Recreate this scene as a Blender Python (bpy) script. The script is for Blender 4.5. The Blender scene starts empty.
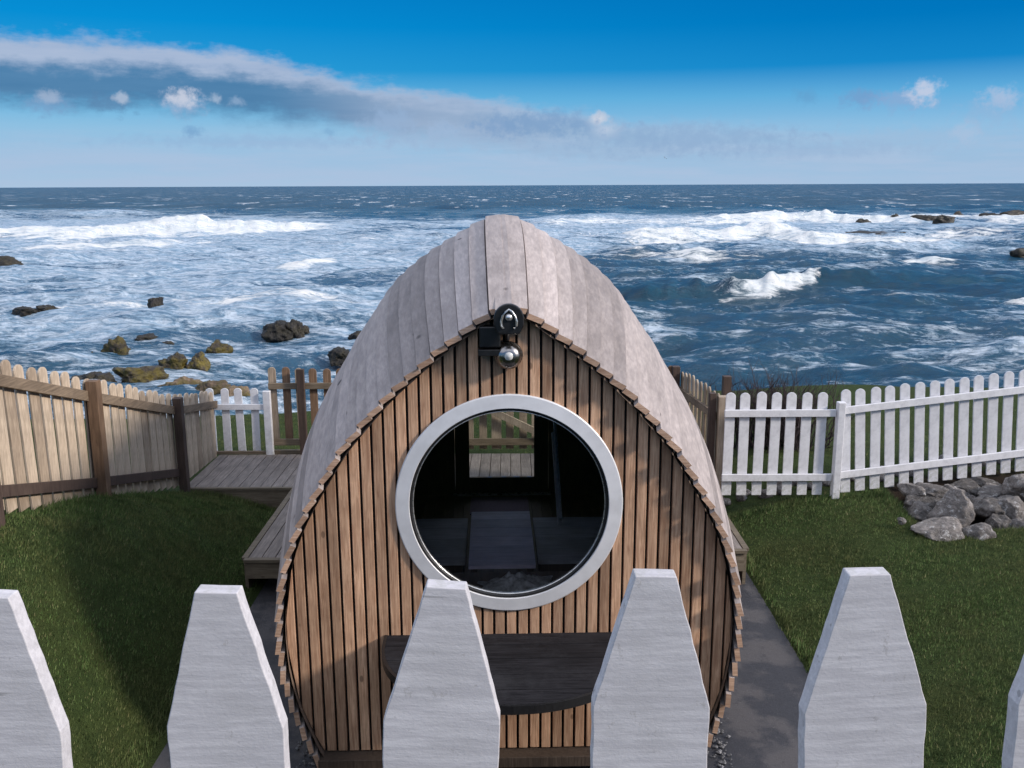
import bpy, bmesh, math, random
import numpy as np
from mathutils import Vector, Matrix, noise as mn
from bpy_extras import object_utils
R = math.radians
rnd = random.Random(7)
sc = bpy.context.scene
col = sc.collection

# ------------------------------------------------------------------ camera
F = 920.0; PITCH = math.atan(198.7 / F); CH = 3.59; ROLL = R(.25)
cam_d = bpy.data.cameras.new('camera'); cam = bpy.data.objects.new('camera', cam_d); col.objects.link(cam)
cam_d.sensor_width = 36; cam_d.lens = F / 1024 * 36
cam_d.clip_start = .05; cam_d.clip_end = 60000
cam.location = (0, 0, CH)
cam.matrix_world = Matrix.Translation((0, 0, CH)) @ Matrix.Rotation(R(90) - PITCH, 4, 'X') @ Matrix.Rotation(-ROLL, 4, 'Z')
sc.camera = cam
c_, s_ = math.cos(PITCH), math.sin(PITCH)
def ray(x, y):
    dx, dy = x - 512, y - 384
    dx, dy = dx * math.cos(ROLL) - dy * math.sin(ROLL), dx * math.sin(ROLL) + dy * math.cos(ROLL)
    u, v = dx / F, -dy / F
    return Vector((u, c_ + v * s_, -s_ + v * c_))
def atY(x, y, Y):
    d = ray(x, y); return Vector((0, 0, CH)) + d * (Y / d.y)
def atZ(x, y, Z):
    d = ray(x, y); return Vector((0, 0, CH)) + d * ((Z - CH) / d.z)
def proj_np(X, Y, Z):
    z = Z - CH; zc = Y * c_ - z * s_; yc = Y * s_ + z * c_
    zc = np.maximum(zc, .01)
    return 512 + F * X / zc, 384 - F * yc / zc - (F * X / zc) * math.tan(ROLL)

# ------------------------------------------------------------------ helpers
def tag(o, label=None, cat=None, group=None, kind=None):
    if label: o['label'] = label
    if cat: o['category'] = cat
    if group: o['group'] = group
    if kind: o['kind'] = kind
    return o
def empty(name, loc=(0, 0, 0), rz=0):
    o = bpy.data.objects.new(name, None); o.location = loc; o.rotation_euler.z = rz; o.empty_display_size = .1
    col.objects.link(o); return o
class MB:
    def __init__(self): self.v = []; self.f = []
    def add(self, vs, fs):
        b = len(self.v); self.v += [tuple(p) for p in vs]; self.f += [tuple(b + i for i in q) for q in fs]; return self
    def box(self, lo, hi):
        x0, y0, z0 = lo; x1, y1, z1 = hi
        return self.add([(x0,y0,z0),(x1,y0,z0),(x1,y1,z0),(x0,y1,z0),(x0,y0,z1),(x1,y0,z1),(x1,y1,z1),(x0,y1,z1)],
                        [(0,3,2,1),(4,5,6,7),(0,1,5,4),(1,2,6,5),(2,3,7,6),(3,0,4,7)])
    def prism(self, poly, a, b, axis='Y'):
        """poly in the plane across the axis, extruded from a to b"""
        n = len(poly)
        def P(p, t):
            return (p[0], t, p[1]) if axis == 'Y' else ((t, p[0], p[1]) if axis == 'X' else (p[0], p[1], t))
        self.add([P(p, a) for p in poly] + [P(p, b) for p in poly],
                 [tuple(range(n - 1, -1, -1)), tuple(range(n, 2 * n))] + [(i, (i + 1) % n, n + (i + 1) % n, n + i) for i in range(n)])
        return self
    def beam(self, p, q, w, h, up=(0, 0, 1)):
        p, q = Vector(p), Vector(q); d = (q - p).normalized(); up = Vector(up)
        s = d.cross(up).normalized() * w / 2; u = s.cross(d).normalized() * h / 2
        vs = [p - s - u, p + s - u, p + s + u, p - s + u, q - s - u, q + s - u, q + s + u, q - s + u]
        return self.add(vs, [(0,1,2,3),(7,6,5,4),(0,4,5,1),(1,5,6,2),(2,6,7,3),(3,7,4,0)])
    def tube(self, pts, rad, n=8):
        pts = [Vector(p) for p in pts]; rings = []
        if not isinstance(rad, (list, tuple)): rad = [rad] * len(pts)
        for i, p in enumerate(pts):
            d = (pts[min(i + 1, len(pts) - 1)] - pts[max(i - 1, 0)]).normalized()
            a = d.cross(Vector((0, .3, 1)) if abs(d.z) < .9 else Vector((1, 0, 0))).normalized(); b = d.cross(a)
            rings.append([p + (a * math.cos(k * 2 * math.pi / n) + b * math.sin(k * 2 * math.pi / n)) * rad[i] for k in range(n)])
        fs = []
        for i in range(len(pts) - 1):
            for k in range(n): fs.append((i * n + k, i * n + (k + 1) % n, (i + 1) * n + (k + 1) % n, (i + 1) * n + k))
        fs += [tuple(range(n - 1, -1, -1)), tuple((len(pts) - 1) * n + k for k in range(n))]
        return self.add([v for r in rings for v in r], fs)
    def lathe(self, prof, centre, axis='Y', n=48, closed=False):
        """prof: list of (radius, along)"""
        cx, cy, cz = centre; vs = []; m = len(prof)
        for k in range(n):
            t = 2 * math.pi * k / n
            for (r, a) in prof:
                if axis == 'Y': vs.append((cx + r * math.cos(t), cy + a, cz + r * math.sin(t)))
                else: vs.append((cx + r * math.cos(t), cy + r * math.sin(t), cz + a))
        fs = []
        for k in range(n):
            for i in range(m if closed else m - 1):
                j = (i + 1) % m; fs.append((k * m + i, k * m + j, ((k + 1) % n) * m + j, ((k + 1) % n) * m + i))
        return self.add(vs, fs)
    def build(self, name, mat, parent=None, smooth=False, bevel=0):
        me = bpy.data.meshes.new(name); me.from_pydata(self.v, [], self.f); me.materials.append(mat)
        bm = bmesh.new(); bm.from_mesh(me); bmesh.ops.recalc_face_normals(bm, faces=bm.faces)
        bm.to_mesh(me); bm.free()
        if smooth: me.polygons.foreach_set('use_smooth', [True] * len(me.polygons))
        o = bpy.data.objects.new(name, me); col.objects.link(o)
        if parent: o.parent = parent
        if bevel:
            m = o.modifiers.new('bevel', 'BEVEL'); m.width = bevel; m.segments = 2; m.limit_method = 'ANGLE'
        return o
def np_mesh(name, V, Fq, mat, smooth=True):
    me = bpy.data.meshes.new(name)
    k = Fq.shape[1]
    me.vertices.add(len(V)); me.vertices.foreach_set('co', V.astype(np.float32).ravel())
    me.loops.add(Fq.size); me.loops.foreach_set('vertex_index', Fq.astype(np.int32).ravel())
    me.polygons.add(len(Fq)); me.polygons.foreach_set('loop_start', np.arange(0, Fq.size, k, dtype=np.int32))
    me.polygons.foreach_set('loop_total', np.full(len(Fq), k, dtype=np.int32))
    if smooth: me.polygons.foreach_set('use_smooth', np.ones(len(Fq), dtype=bool))
    me.materials.append(mat); me.update(); me.validate()
    o = bpy.data.objects.new(name, me); col.objects.link(o); return o
# numpy value noise
_rs = np.random.RandomState(3); _T = _rs.rand(256, 256)
def vn(x, y):
    xi = np.floor(x).astype(int); yi = np.floor(y).astype(int); fx = x - xi; fy = y - yi
    fx = fx * fx * (3 - 2 * fx); fy = fy * fy * (3 - 2 * fy)
    a = _T[xi % 256, yi % 256]; b = _T[(xi + 1) % 256, yi % 256]; c = _T[xi % 256, (yi + 1) % 256]; d = _T[(xi + 1) % 256, (yi + 1) % 256]
    return (a * (1 - fx) + b * fx) * (1 - fy) + (c * (1 - fx) + d * fx) * fy
def fbm(x, y, o=4):
    s = 0; a = 1; t = 0
    for i in range(o):
        s = s + a * vn(x * 2 ** i + 17.3 * i, y * 2 ** i + 9.1 * i); t += a; a *= .5
    return s / t
def sstep(a, b, x):
    t = np.clip((x - a) / (b - a), 0, 1); return t * t * (3 - 2 * t)

# ------------------------------------------------------------------ materials
class NT:
    def __init__(self, name):
        self.m = bpy.data.materials.new(name); self.m.use_nodes = True; self.t = self.m.node_tree
        self.t.nodes.clear(); self.out = self.n('ShaderNodeOutputMaterial')
        self.tc = self.n('ShaderNodeTexCoord')
    def n(self, kind, **kw):
        nd = self.t.nodes.new(kind)
        for k, v in kw.items(): setattr(nd, k, v)
        return nd
    def put(self, sock, v):
        if hasattr(v, 'is_output'): self.t.links.new(v, sock)
        elif v is not None: sock.default_value = v if not isinstance(v, tuple) or len(v) != 3 or sock.type == 'VECTOR' else (*v, 1)
    def mapping(self, scale, src=None):
        m = self.n('ShaderNodeMapping'); self.put(m.inputs['Vector'], src or self.tc.outputs['Object']); m.inputs['Scale'].default_value = scale
        return m.outputs[0]
    def noise(self, vec, scale=5, detail=4, rough=.55, dist=0, out=0):
        n = self.n('ShaderNodeTexNoise'); self.put(n.inputs['Vector'], vec); n.inputs['Scale'].default_value = scale
        n.inputs['Detail'].default_value = detail; n.inputs['Roughness'].default_value = rough; n.inputs['Distortion'].default_value = dist
        return n.outputs[out]
    def vor(self, vec, scale=5, feature='F1', rnd_=1, out='Distance'):
        n = self.n('ShaderNodeTexVoronoi', feature=feature); self.put(n.inputs['Vector'], vec); n.inputs['Scale'].default_value = scale
        n.inputs['Randomness'].default_value = rnd_; return n.outputs[out]
    def ramp(self, fac, stops):
        n = self.n('ShaderNodeValToRGB'); self.put(n.inputs[0], fac); e = n.color_ramp.elements
        while len(e) < len(stops): e.new(.5)
        for i, (p, c) in enumerate(stops):
            e[i].position = p; e[i].color = (*c, 1) if isinstance(c, tuple) else (c, c, c, 1)
        return n.outputs[0]
    def mr(self, v, a, b, c=0., d=1., interp='SMOOTHSTEP'):
        n = self.n('ShaderNodeMapRange', interpolation_type=interp)
        self.put(n.inputs[0], v)
        for i, q in zip((1, 2, 3, 4), (a, b, c, d)): self.put(n.inputs[i], q)
        return n.outputs[0]
    def math(self, op, a, b=None, c=None, clamp=False):
        n = self.n('ShaderNodeMath', operation=op, use_clamp=clamp); self.put(n.inputs[0], a)
        if b is not None: self.put(n.inputs[1], b)
        if c is not None: self.put(n.inputs[2], c)
        return n.outputs[0]
    def mix(self, fac, a, b, mode='MIX'):
        n = self.n('ShaderNodeMix', data_type='RGBA', blend_type=mode); self.put(n.inputs[0], fac); self.put(n.inputs[6], a); self.put(n.inputs[7], b)
        return n.outputs[2]
    def bump(self, h, strength=.3, dist=.01, normal=None):
        n = self.n('ShaderNodeBump'); n.inputs['Strength'].default_value = strength; n.inputs['Distance'].default_value = dist
        self.put(n.inputs['Height'], h)
        if normal: self.put(n.inputs['Normal'], normal)
        return n.outputs[0]
    def bsdf(self, color, rough=.6, metal=0., normal=None, spec=None, **kw):
        b = self.n('ShaderNodeBsdfPrincipled'); self.put(b.inputs['Base Color'], color); self.put(b.inputs['Roughness'], rough)
        self.put(b.inputs['Metallic'], metal)
        if spec is not None: b.inputs['Specular IOR Level'].default_value = spec
        if normal: self.put(b.inputs['Normal'], normal)
        for k, v in kw.items(): self.put(b.inputs[k], v)
        self.t.links.new(b.outputs[0], self.out.inputs[0]); return b
    def island(self):
        return self.n('ShaderNodeNewGeometry').outputs['Random Per Island']
def wood(name, c1, c2, axis='Z', rough=.75, var=.35, knots=.5, scale=1., spec=.3, stain=None, st_=.06, mott=1., wob=1.):
    N = NT(name); st = {'X': (st_, 1, 1), 'Y': (1, st_, 1), 'Z': (1, 1, st_)}[axis]
    isl = N.island()
    off = N.n('ShaderNodeCombineXYZ'); N.put(off.inputs[0], N.math('MULTIPLY', isl, 37.)); N.put(off.inputs[1], N.math('MULTIPLY', isl, 91.)); N.put(off.inputs[2], N.math('MULTIPLY', isl, 53.))
    va = N.n('ShaderNodeVectorMath', operation='ADD'); N.put(va.inputs[0], N.tc.outputs['Object']); N.put(va.inputs[1], off.outputs[0])
    v = N.mapping(st, va.outputs[0])
    g = N.noise(v, 90 * scale, 5, .65, .6 * wob)
    g2 = N.noise(v, 22 * scale, 3, .5, 1.2 * wob)
    lo = N.noise(va.outputs[0], 3.5, 4, .6)
    col_ = N.mix(N.mr(g, .3, .72), c1, c2)
    col_ = N.mix(N.math('MULTIPLY', N.mr(g2, .45, .7), .35), col_, tuple(x * .62 for x in c1))
    br = N.math('ADD', 1 - var / 2, N.math('MULTIPLY', isl, var))
    br = N.math('MULTIPLY', br, N.mr(lo, .25, .75, 1 - .2 * mott, 1 + .15 * mott))
    mul = N.n('ShaderNodeVectorMath', operation='SCALE'); N.put(mul.inputs[0], col_); N.put(mul.inputs[3], br)
    col_ = mul.outputs[0]
    kst = {'X': (.55, 1, 1), 'Y': (1, .55, 1), 'Z': (1, 1, .55)}[axis]
    kv = N.mapping(kst, va.outputs[0])
    kd = N.vor(kv, 5.5 * scale)
    kf = N.math('MULTIPLY', N.mr(kd, .05, .085, 1, 0), knots)
    col_ = N.mix(kf, col_, tuple(x * .22 for x in c1))
    if stain:
        sf = N.mr(N.noise(N.mapping((1, 1, 1)), 2.2, 6, .7), .48, .68)
        col_ = N.mix(N.math('MULTIPLY', sf, .65 * mott), col_, stain)
    nb = N.bump(N.math('ADD', g, N.math('MULTIPLY', kf, -.6)), .45, .004)
    N.bsdf(col_, N.mr(g, .3, .7, rough - .1, rough + .12), 0., nb, spec)
    return N.m
def plain(name, c, rough=.5, metal=0., nz=.12, sc_=30., bump=.1, spec=None):
    N = NT(name); g = N.noise(N.tc.outputs['Object'], sc_, 5, .6)
    cc = N.mix(N.mr(g, .3, .7), tuple(x * (1 - nz) for x in c), tuple(min(1, x * (1 + nz)) for x in c))
    N.bsdf(cc, N.mr(g, .3, .7, max(.02, rough - .06), min(1, rough + .08)), metal, N.bump(g, bump, .003), spec); return N.m

M = {}
M['roof'] = wood('weathered_roof_boards', (.31, .265, .25), (.44, .382, .36), 'Y', .74, .62, .9, .5, stain=(.38, .335, .33), st_=.012, mott=.3, wob=0.)
M['board_end'] = wood('fresh_board_ends', (.40, .24, .16), (.62, .43, .31), 'X', .75, .5, .2)
M['batten'] = wood('larch_battens', (.37, .205, .125), (.64, .415, .27), 'Z', .7, .62, .6)
M['backing'] = plain('dark_backing', (.012, .011, .011), .8)
M['lining'] = wood('dark_lining', (.15, .11, .085), (.24, .18, .14), 'Y', .6, .3, .3)
M['dark_wood'] = wood('dark_timber', (.045, .033, .026), (.085, .064, .05), 'Z', .6, .2, .3)
M['shelf'] = wood('black_shelf_boards', (.009, .009, .011), (.028, .027, .031), 'X', .7, .3, .2, spec=.15, stain=(.036, .036, .04))
M['deck'] = wood('deck_boards', (.16, .135, .12), (.30, .26, .235), 'Y', .7, .3, .5)
M['deckx'] = wood('deck_fascia', (.13, .105, .075), (.23, .19, .14), 'X', .7, .2, .4)
M['picket_t'] = wood('timber_pickets', (.35, .275, .205), (.57, .47, .36), 'Z', .75, .55, .5)
M['picket_d'] = wood('aged_pickets', (.24, .185, .135), (.42, .335, .25), 'Z', .75, .5, .5)
M['rail_t'] = wood('timber_rails', (.16, .12, .085), (.29, .22, .155), 'Y', .75, .3, .5)
M['railx_t'] = wood('timber_cross_rails', (.14, .11, .075), (.27, .21, .15), 'X', .75, .3, .5)
M['post_t'] = wood('timber_posts', (.13, .08, .05), (.24, .155, .10), 'Z', .75, .6, .5)
M['post_dk'] = wood('dark_posts', (.06, .04, .034), (.11, .078, .062), 'Z', .75, .4, .5)

def white_paint():
    N = NT('white_painted_timber')
    oi = N.n('ShaderNodeObjectInfo').outputs['Random']
    of = N.n('ShaderNodeCombineXYZ'); N.put(of.inputs[0], N.math('MULTIPLY', oi, 13.)); N.put(of.inputs[1], N.math('MULTIPLY', oi, 7.)); N.put(of.inputs[2], N.math('MULTIPLY', oi, 29.))
    va = N.n('ShaderNodeVectorMath', operation='ADD'); N.put(va.inputs[0], N.tc.outputs['Object']); N.put(va.inputs[1], of.outputs[0]); p = va.outputs[0]
    h = N.noise(N.mapping((.8, 1, 1.3), p), 330, 3, .7)
    lines = N.noise(N.mapping((.10, 1, 1.), p), 130, 4, .75, .2)
    big = N.noise(p, 13, 5, .7); fleck = N.noise(N.mapping((1, 1, .7), p), 95, 5, .75)
    c = N.mix(N.mr(lines, .35, .7), (.50, .482, .505), (.64, .618, .640))
    c = N.mix(N.math('MULTIPLY', N.mr(big, .42, .72), .40), c, (.44, .425, .43))
    c = N.mix(N.math('MULTIPLY', N.mr(fleck, .62, .68), .45), c, (.33, .31, .30))
    crack = N.mr(N.noise(N.mapping((.05, 1, 1), p), 75, 2, .5, .1), .70, .715)
    c = N.mix(N.math('MULTIPLY', crack, .55), c, (.22, .21, .21))
    sx = N.n('ShaderNodeSeparateXYZ'); N.put(sx.inputs[0], N.n('ShaderNodeNewGeometry').outputs['Normal'])
    edge = N.math('MULTIPLY', N.mr(sx.outputs[2], .3, .8), N.mr(fleck, .40, .62)); c = N.mix(N.math('MULTIPLY', edge, .5), c, (.36, .36, .33))
    nb = N.bump(lines, .22, .0014, N.bump(h, .28, .0010, N.bump(crack, -.6, .002)))
    N.bsdf(c, .68, 0., nb, .25); return N.m
M['white'] = white_paint()
def white_far():
    N = NT('white_painted_fence'); g = N.noise(N.tc.outputs['Object'], 12, 5, .7); isl = N.island()
    c = N.mix(N.mr(g, .35, .75), (.77, .77, .80), (.60, .60, .63))
    zf = N.n('ShaderNodeSeparateXYZ'); N.put(zf.inputs[0], N.tc.outputs['Object'])
    dirt = N.math('MULTIPLY', N.mr(zf.outputs[2], .0, .35, 1, 0), N.mr(N.noise(N.tc.outputs['Object'], 25, 4, .7), .4, .7))
    c = N.mix(N.math('MULTIPLY', dirt, .5), c, (.33, .35, .25))
    N.bsdf(c, .6, 0., N.bump(N.noise(N.mapping((1, 1, .08)), 80), .3, .003), .3); return N.m
M['white_far'] = white_far()
M['ring'] = plain('window_ring_metal', (.72, .72, .74), .42, .15, .06, 8, .05)
M['chrome'] = plain('chrome', (.34, .32, .31), .24, 1., .05, 20, .02)
M['black'] = plain('black_plastic', (.012, .012, .013), .35, 0., .1, 60, .1)
M['silver'] = plain('silver', (.7, .7, .7), .3, .8)
M['lens'] = plain('frosted_lens', (.65, .65, .63), .25)
M['gasket'] = plain('rubber_gasket', (.01, .01, .011), .5)
M['table'] = wood('table_boards', (.60, .54, .72), (.80, .74, .90), 'X', .5, .2, .3)
M['bench'] = wood('bench_boards', (.36, .37, .43), (.50, .52, .58), 'X', .6, .3, .3)
M['mat'] = plain('door_mat', (.28, .22, .32), .9, 0., .3, 120, .5)
M['cloth'] = plain('crumpled_cloth', (.6, .6, .64), .85, 0., .4, 22, .3)
M['rack'] = plain('white_rack_metal', (.8, .82, .86), .4)
M['bird'] = plain('white_feathers', (.75, .75, .76), .8)

def glass():
    N = NT('window_glass'); fr = N.n('ShaderNodeFresnel'); fr.inputs[0].default_value = 1.5
    tr = N.n('ShaderNodeBsdfTransparent'); tr.inputs[0].default_value = (.93, .95, .95, 1)
    gl = N.n('ShaderNodeBsdfGlossy'); gl.inputs[1].default_value = .02
    mx = N.n('ShaderNodeMixShader'); N.put(mx.inputs[0], fr.outputs[0]); N.put(mx.inputs[1], tr.outputs[0]); N.put(mx.inputs[2], gl.outputs[0])
    N.t.links.new(mx.outputs[0], N.out.inputs[0]); return N.m
M['glass'] = glass()

def rockmat(name, c1, c2, moss=None, lichen=None, wet=.6):
    N = NT(name); p = N.tc.outputs['Object']
    a = N.noise(p, 2.2, 8, .65); b = N.noise(p, 11, 8, .7, .5)
    c = N.mix(N.mr(b, .3, .7), c1, c2)
    c = N.mix(N.math('MULTIPLY', N.mr(a, .45, .65), .5), c, tuple(x * .5 for x in c1))
    if moss:
        c = N.mix(N.math('MULTIPLY', N.mr(N.noise(p, 3.4, 7, .7), .40, .60), .85), c, moss)
    if lichen:
        c = N.mix(N.math('MULTIPLY', N.mr(N.noise(p, 16, 7, .75), .55, .63), .8), c, lichen)
    oi = N.n('ShaderNodeObjectInfo').outputs['Random']; sv = N.n('ShaderNodeVectorMath', operation='SCALE'); N.put(sv.inputs[0], c); N.put(sv.inputs[3], N.math('ADD', .62, N.math('MULTIPLY', oi, .75))); c = sv.outputs[0]
    N.bsdf(c, wet, 0., N.bump(b, .9, .06, N.bump(a, .8, .15)), .4); return N.m
M['rock_sea'] = rockmat('wet_weedy_rock', (.026, .021, .017), (.072, .054, .036), moss=(.135, .105, .016), wet=.42)
M['rock_dark'] = rockmat('dark_wet_rock', (.010, .009, .010), (.030, .026, .023), moss=(.036, .030, .015), wet=.45)
M['rock_land'] = rockmat('granite_boulder', (.10, .092, .086), (.30, .272, .255), lichen=(.48, .47, .46), wet=.85)
M['rock_brown'] = rockmat('brown_shore_rock', (.10, .07, .048), (.22, .16, .11), moss=(.11, .09, .03), wet=.75)

# ground: turf on land, shingle and rock at the shore
def groundmat():
    N = NT('turf_and_shore'); p = N.tc.outputs['Object']
    a = N.noise(p, 1.1, 6, .6); b = N.noise(p, 9, 8, .75); d = N.noise(p, 120, 4, .7)
    g = N.mix(N.mr(b, .3, .7), (.036, .060, .017), (.068, .098, .028))
    g = N.mix(N.math('MULTIPLY', N.mr(a, .42, .68), .55), g, (.072, .076, .022))
    g = N.mix(N.mr(d, .35, .7, 0, .6), g, (.018, .03, .009))
    r = N.mix(N.mr(b, .3, .7), (.06, .05, .045), (.15, .13, .12))
    sx = N.n('ShaderNodeSeparateXYZ'); N.put(sx.inputs[0], p)
    zz = N.math('ADD', sx.outputs[2], N.math('MULTIPLY', a, 1.2))
    c = N.mix(N.mr(zz, -.9, -.3), r, g)
    soil = N.math('MULTIPLY', N.math('MULTIPLY', N.mr(sx.outputs[0], 3.95, 4.2), N.mr(sx.outputs[0], 6.2, 6.5, 1, 0)), N.math('MULTIPLY', N.mr(sx.outputs[1], 8.45, 8.6), N.mr(sx.outputs[1], 9.6, 9.75, 1, 0)))
    c = N.mix(soil, c, (.035, .026, .02))
    N.bsdf(c, .95, 0., N.bump(d, .8, .03, N.bump(b, .6, .06)), .15); return N.m
M['ground'] = groundmat()
def grassmat():
    N = NT('grass_blades'); i = N.island(); a = N.noise(N.tc.outputs['Object'], 1.3, 5, .65); b = N.noise(N.tc.outputs['Object'], 7, 4, .7)
    c = N.ramp(i, [(0, (.056, .094, .027)), (.45, (.090, .156, .044)), (.8, (.135, .19, .064)), (1, (.22, .20, .10))])
    c = N.mix(N.math('MULTIPLY', N.mr(a, .40, .62), .65), c, (.118, .118, .046))
    c = N.mix(N.math('MULTIPLY', N.mr(b, .45, .65), .7), c, (.030, .052, .016))
    N.bsdf(c, .75, 0., None, .2); return N.m
M['grass'] = grassmat()
def pathmat():
    N = NT('tarmac_path'); p = N.tc.outputs['Object']
    a = N.noise(p, 1.4, 6, .65); b = N.noise(p, 160, 3, .8); m = N.noise(p, 14, 6, .7)
    c = N.mix(N.mr(b, .35, .7), (.024, .025, .030), (.062, .062, .072))
    c = N.mix(N.math('MULTIPLY', N.mr(a, .46, .56), .75), c, (.105, .098, .10))  # pale blotches: mottled tarmac with sunlit spots put into the colour
    grit = N.mr(N.vor(p, 55), .10, .16, 1, 0); c = N.mix(N.math('MULTIPLY', grit, N.mr(m, .45, .6)), c, (.22, .22, .22))

    c = N.mix(N.math('MULTIPLY', N.mr(m, .55, .7), .5), c, (.03, .03, .034))
    N.bsdf(c, N.mr(a, .4, .65, .55, .8), 0., N.bump(b, .7, .006, N.bump(m, .3, .02)), .4); return N.m
M['path'] = pathmat()
M['gravel'] = rockmat('pale_gravel', (.20, .20, .21), (.5, .5, .52), wet=.8)
M['twig'] = plain('shrub_twigs', (.045, .030, .032), .8)

# ------------------------------------------------------------------ terrain
def edgeL(Y): return np.interp(Y, [0, 4, 6.2, 7.0, 7.67, 9.0, 9.63, 10.2, 12, 14], [1.5, 1.42, 1.30, 1.12, .93, .48, .28, .15, .15, .15])
def ground_h(X, Y):
    X = np.asarray(X, float); Y = np.asarray(Y, float)
    b = fbm(X * .9 + 5, Y * .9 + 3, 3) - .5
    # left bank
    t = np.clip((-2.33 - X) / 1.25, 0, 1)
    zl = .02 + (edgeL(Y) - .02) * np.sin(t * math.pi / 2) ** 1.15 + .10 * b * t
    drop = sstep(-4.0, -7.5, X); zl = zl * (1 - drop)
    # right lawn
    tr = np.clip((X - 2.22) / 1.2, 0, 1)
    base = np.interp(Y, [0, 5, 7, 8.2, 9.4, 11, 14], [.12, .10, .10, .18, .27, .22, .15])
    zr = .03 + (base - .03) * sstep(0, 1, tr) ** .7 + .07 * np.clip(X - 3.0, 0, 3) * (1 - sstep(10, 12.5, Y)) + .07 * b * tr + .09 * np.exp(-((X - 4.6) / .8) ** 2 - ((Y - 7.3) / .5) ** 2)
    zr = zr - .30 * sstep(3.95, 4.3, X) * (1 - sstep(6.0, 6.5, X)) * sstep(8.35, 8.7, Y) * (1 - sstep(9.45, 9.65, Y)) + .10 * sstep(4.0, 4.9, X) * sstep(9.5, 9.7, Y) * (1 - sstep(10, 12, Y))
    z = np.where(X < -2.33, zl, np.where(X > 2.22, zr, np.where(Y < 10.2, 0, .1 * sstep(10, 12, Y))))
    # coast
    cst = np.minimum(25.5 - 2.5 * sstep(-3, 3, X) - Y, X * .9 + 19) + 3 * (fbm(X * .15, Y * .15, 3) - .5)
    k = sstep(0, 11.5 - 4.0 * sstep(-3, 3, X), cst)
    z = z * k + (-5.2) * (1 - k) + (fbm(X * .7, Y * .7, 4) - .5) * .8 * (1 - k) * k * 4
    # terrace the photograph is taken from
    kt = sstep(2.6, 1.05, Y)
    return z * (1 - kt) + 2.2 * kt
xs = np.concatenate([np.linspace(-60, -9, 50), np.linspace(-8.9, 8.9, 240), np.linspace(9, 60, 50)])
ys = np.concatenate([np.linspace(-30, 0, 10), np.linspace(.1, 14, 190), np.linspace(14.2, 40, 80)])
GX, GY = np.meshgrid(xs, ys); GZ = ground_h(GX, GY)
def gridf(ny, nx):
    i = np.arange(ny - 1)[:, None] * nx + np.arange(nx - 1)[None, :]
    return np.stack([i, i + 1, i + nx + 1, i + nx], -1).reshape(-1, 4)
g = np_mesh('ground', np.stack([GX, GY, GZ], -1).reshape(-1, 3), gridf(len(ys), len(xs)), M['ground']); tag(g, kind='structure')
def gz(x, y): return float(ground_h(np.array([x]), np.array([y]))[0])
# path sheet round the pod
px_ = np.linspace(0, 1, 45); py_ = np.linspace(2.3, 10.9, 90)
PX = np.empty((90, 45)); PY = np.repeat(py_[:, None], 45, 1)
for r in range(90):
    l = -2.36 + .03 * math.sin(py_[r] * 3.1) + .015 * math.sin(py_[r] * 9); q = 2.25 + .02 * math.sin(py_[r] * 2.7) + .015 * math.sin(py_[r] * 11)
    PX[r] = l + (q - l) * px_
PZ = ground_h(np.clip(PX, -2.32, 2.21), PY) + .006
tag(np_mesh('path', np.stack([PX, PY, PZ], -1).reshape(-1, 3), gridf(90, 45), M['path']), kind='structure')
# lawn blades
def blades(n, boxes, hmin, hmax, wmul=1.):
    rs = np.random.RandomState(11); A = []
    tot = sum(b[4] for b in boxes)
    for (x0, x1, y0, y1, w) in boxes:
        k = int(n * w / tot); A.append(np.stack([rs.uniform(x0, x1, k), rs.uniform(y0, y1, k)], 1))
    P = np.concatenate(A); X, Y = P[:, 0], P[:, 1]
    dens = fbm(X * 2.3, Y * 2.3, 3)
    keep = rs.rand(len(X)) < np.clip(.35 + dens * 1.1, 0, 1)
    X, Y, dens = X[keep], Y[keep], dens[keep]; Z = ground_h(X, Y)
    ok = (Z > -.8) & ~((X > 4.1) & (X < 6.3) & (Y > 8.6) & (Y < 9.62)); X, Y, Z, dens = X[ok], Y[ok], Z[ok], dens[ok]
    n = len(X); h = rs.uniform(hmin, hmax, n) * (.6 + dens); a = rs.uniform(0, 2 * math.pi, n); w = rs.uniform(.0022, .0045, n) * wmul
    lean = rs.uniform(.1, .9, n) * h; b = rs.uniform(0, 2 * math.pi, n) * .5 + 5.2
    V = np.empty((n, 3, 3)); V[:, 0] = np.stack([X - np.cos(a) * w, Y - np.sin(a) * w, Z - .004], 1); V[:, 1] = np.stack([X + np.cos(a) * w, Y + np.sin(a) * w, Z - .004], 1)
    V[:, 2] = np.stack([X + np.cos(b) * lean, Y + np.sin(b) * lean, Z + h], 1)
    return V.reshape(-1, 3), np.arange(3 * n).reshape(-1, 3)
V, Fq = blades(420000, [(-3.9, -2.34, 3.6, 9.7, 3.4), (2.24, 7.2, 3.6, 9.6, 7.6), (-8, -3.9, 7, 14, .8), (2.2, 8, 9.6, 14.5, 1.2), (-4, 2.2, 11.05, 14, .7)], .009, .026)
V2, F2 = blades(16000, [(-3.75, -3.5, 4, 9.5, 2), (-2.42, -2.32, 4, 7.6, 1.2), (2.20, 2.30, 4, 9.3, 1.2), (2.3, 4.2, 9.3, 9.5, 1.6), (3.9, 4.15, 8.3, 9.3, .8), (4.1, 6, 8.42, 8.62, 1.0), (-3.5, -2.4, 9.5, 9.64, .8)], .025, .06, 1.1)
V3, F3 = blades(5000, [(-3.6, -2.4, 4, 9.4, 1), (2.4, 6, 4, 9.2, 2)], .02, .035, 1.6)
Fq = np.concatenate([Fq, F2 + len(V), F3 + len(V) + len(V2)]); V = np.concatenate([V, V2, V3])
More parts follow.
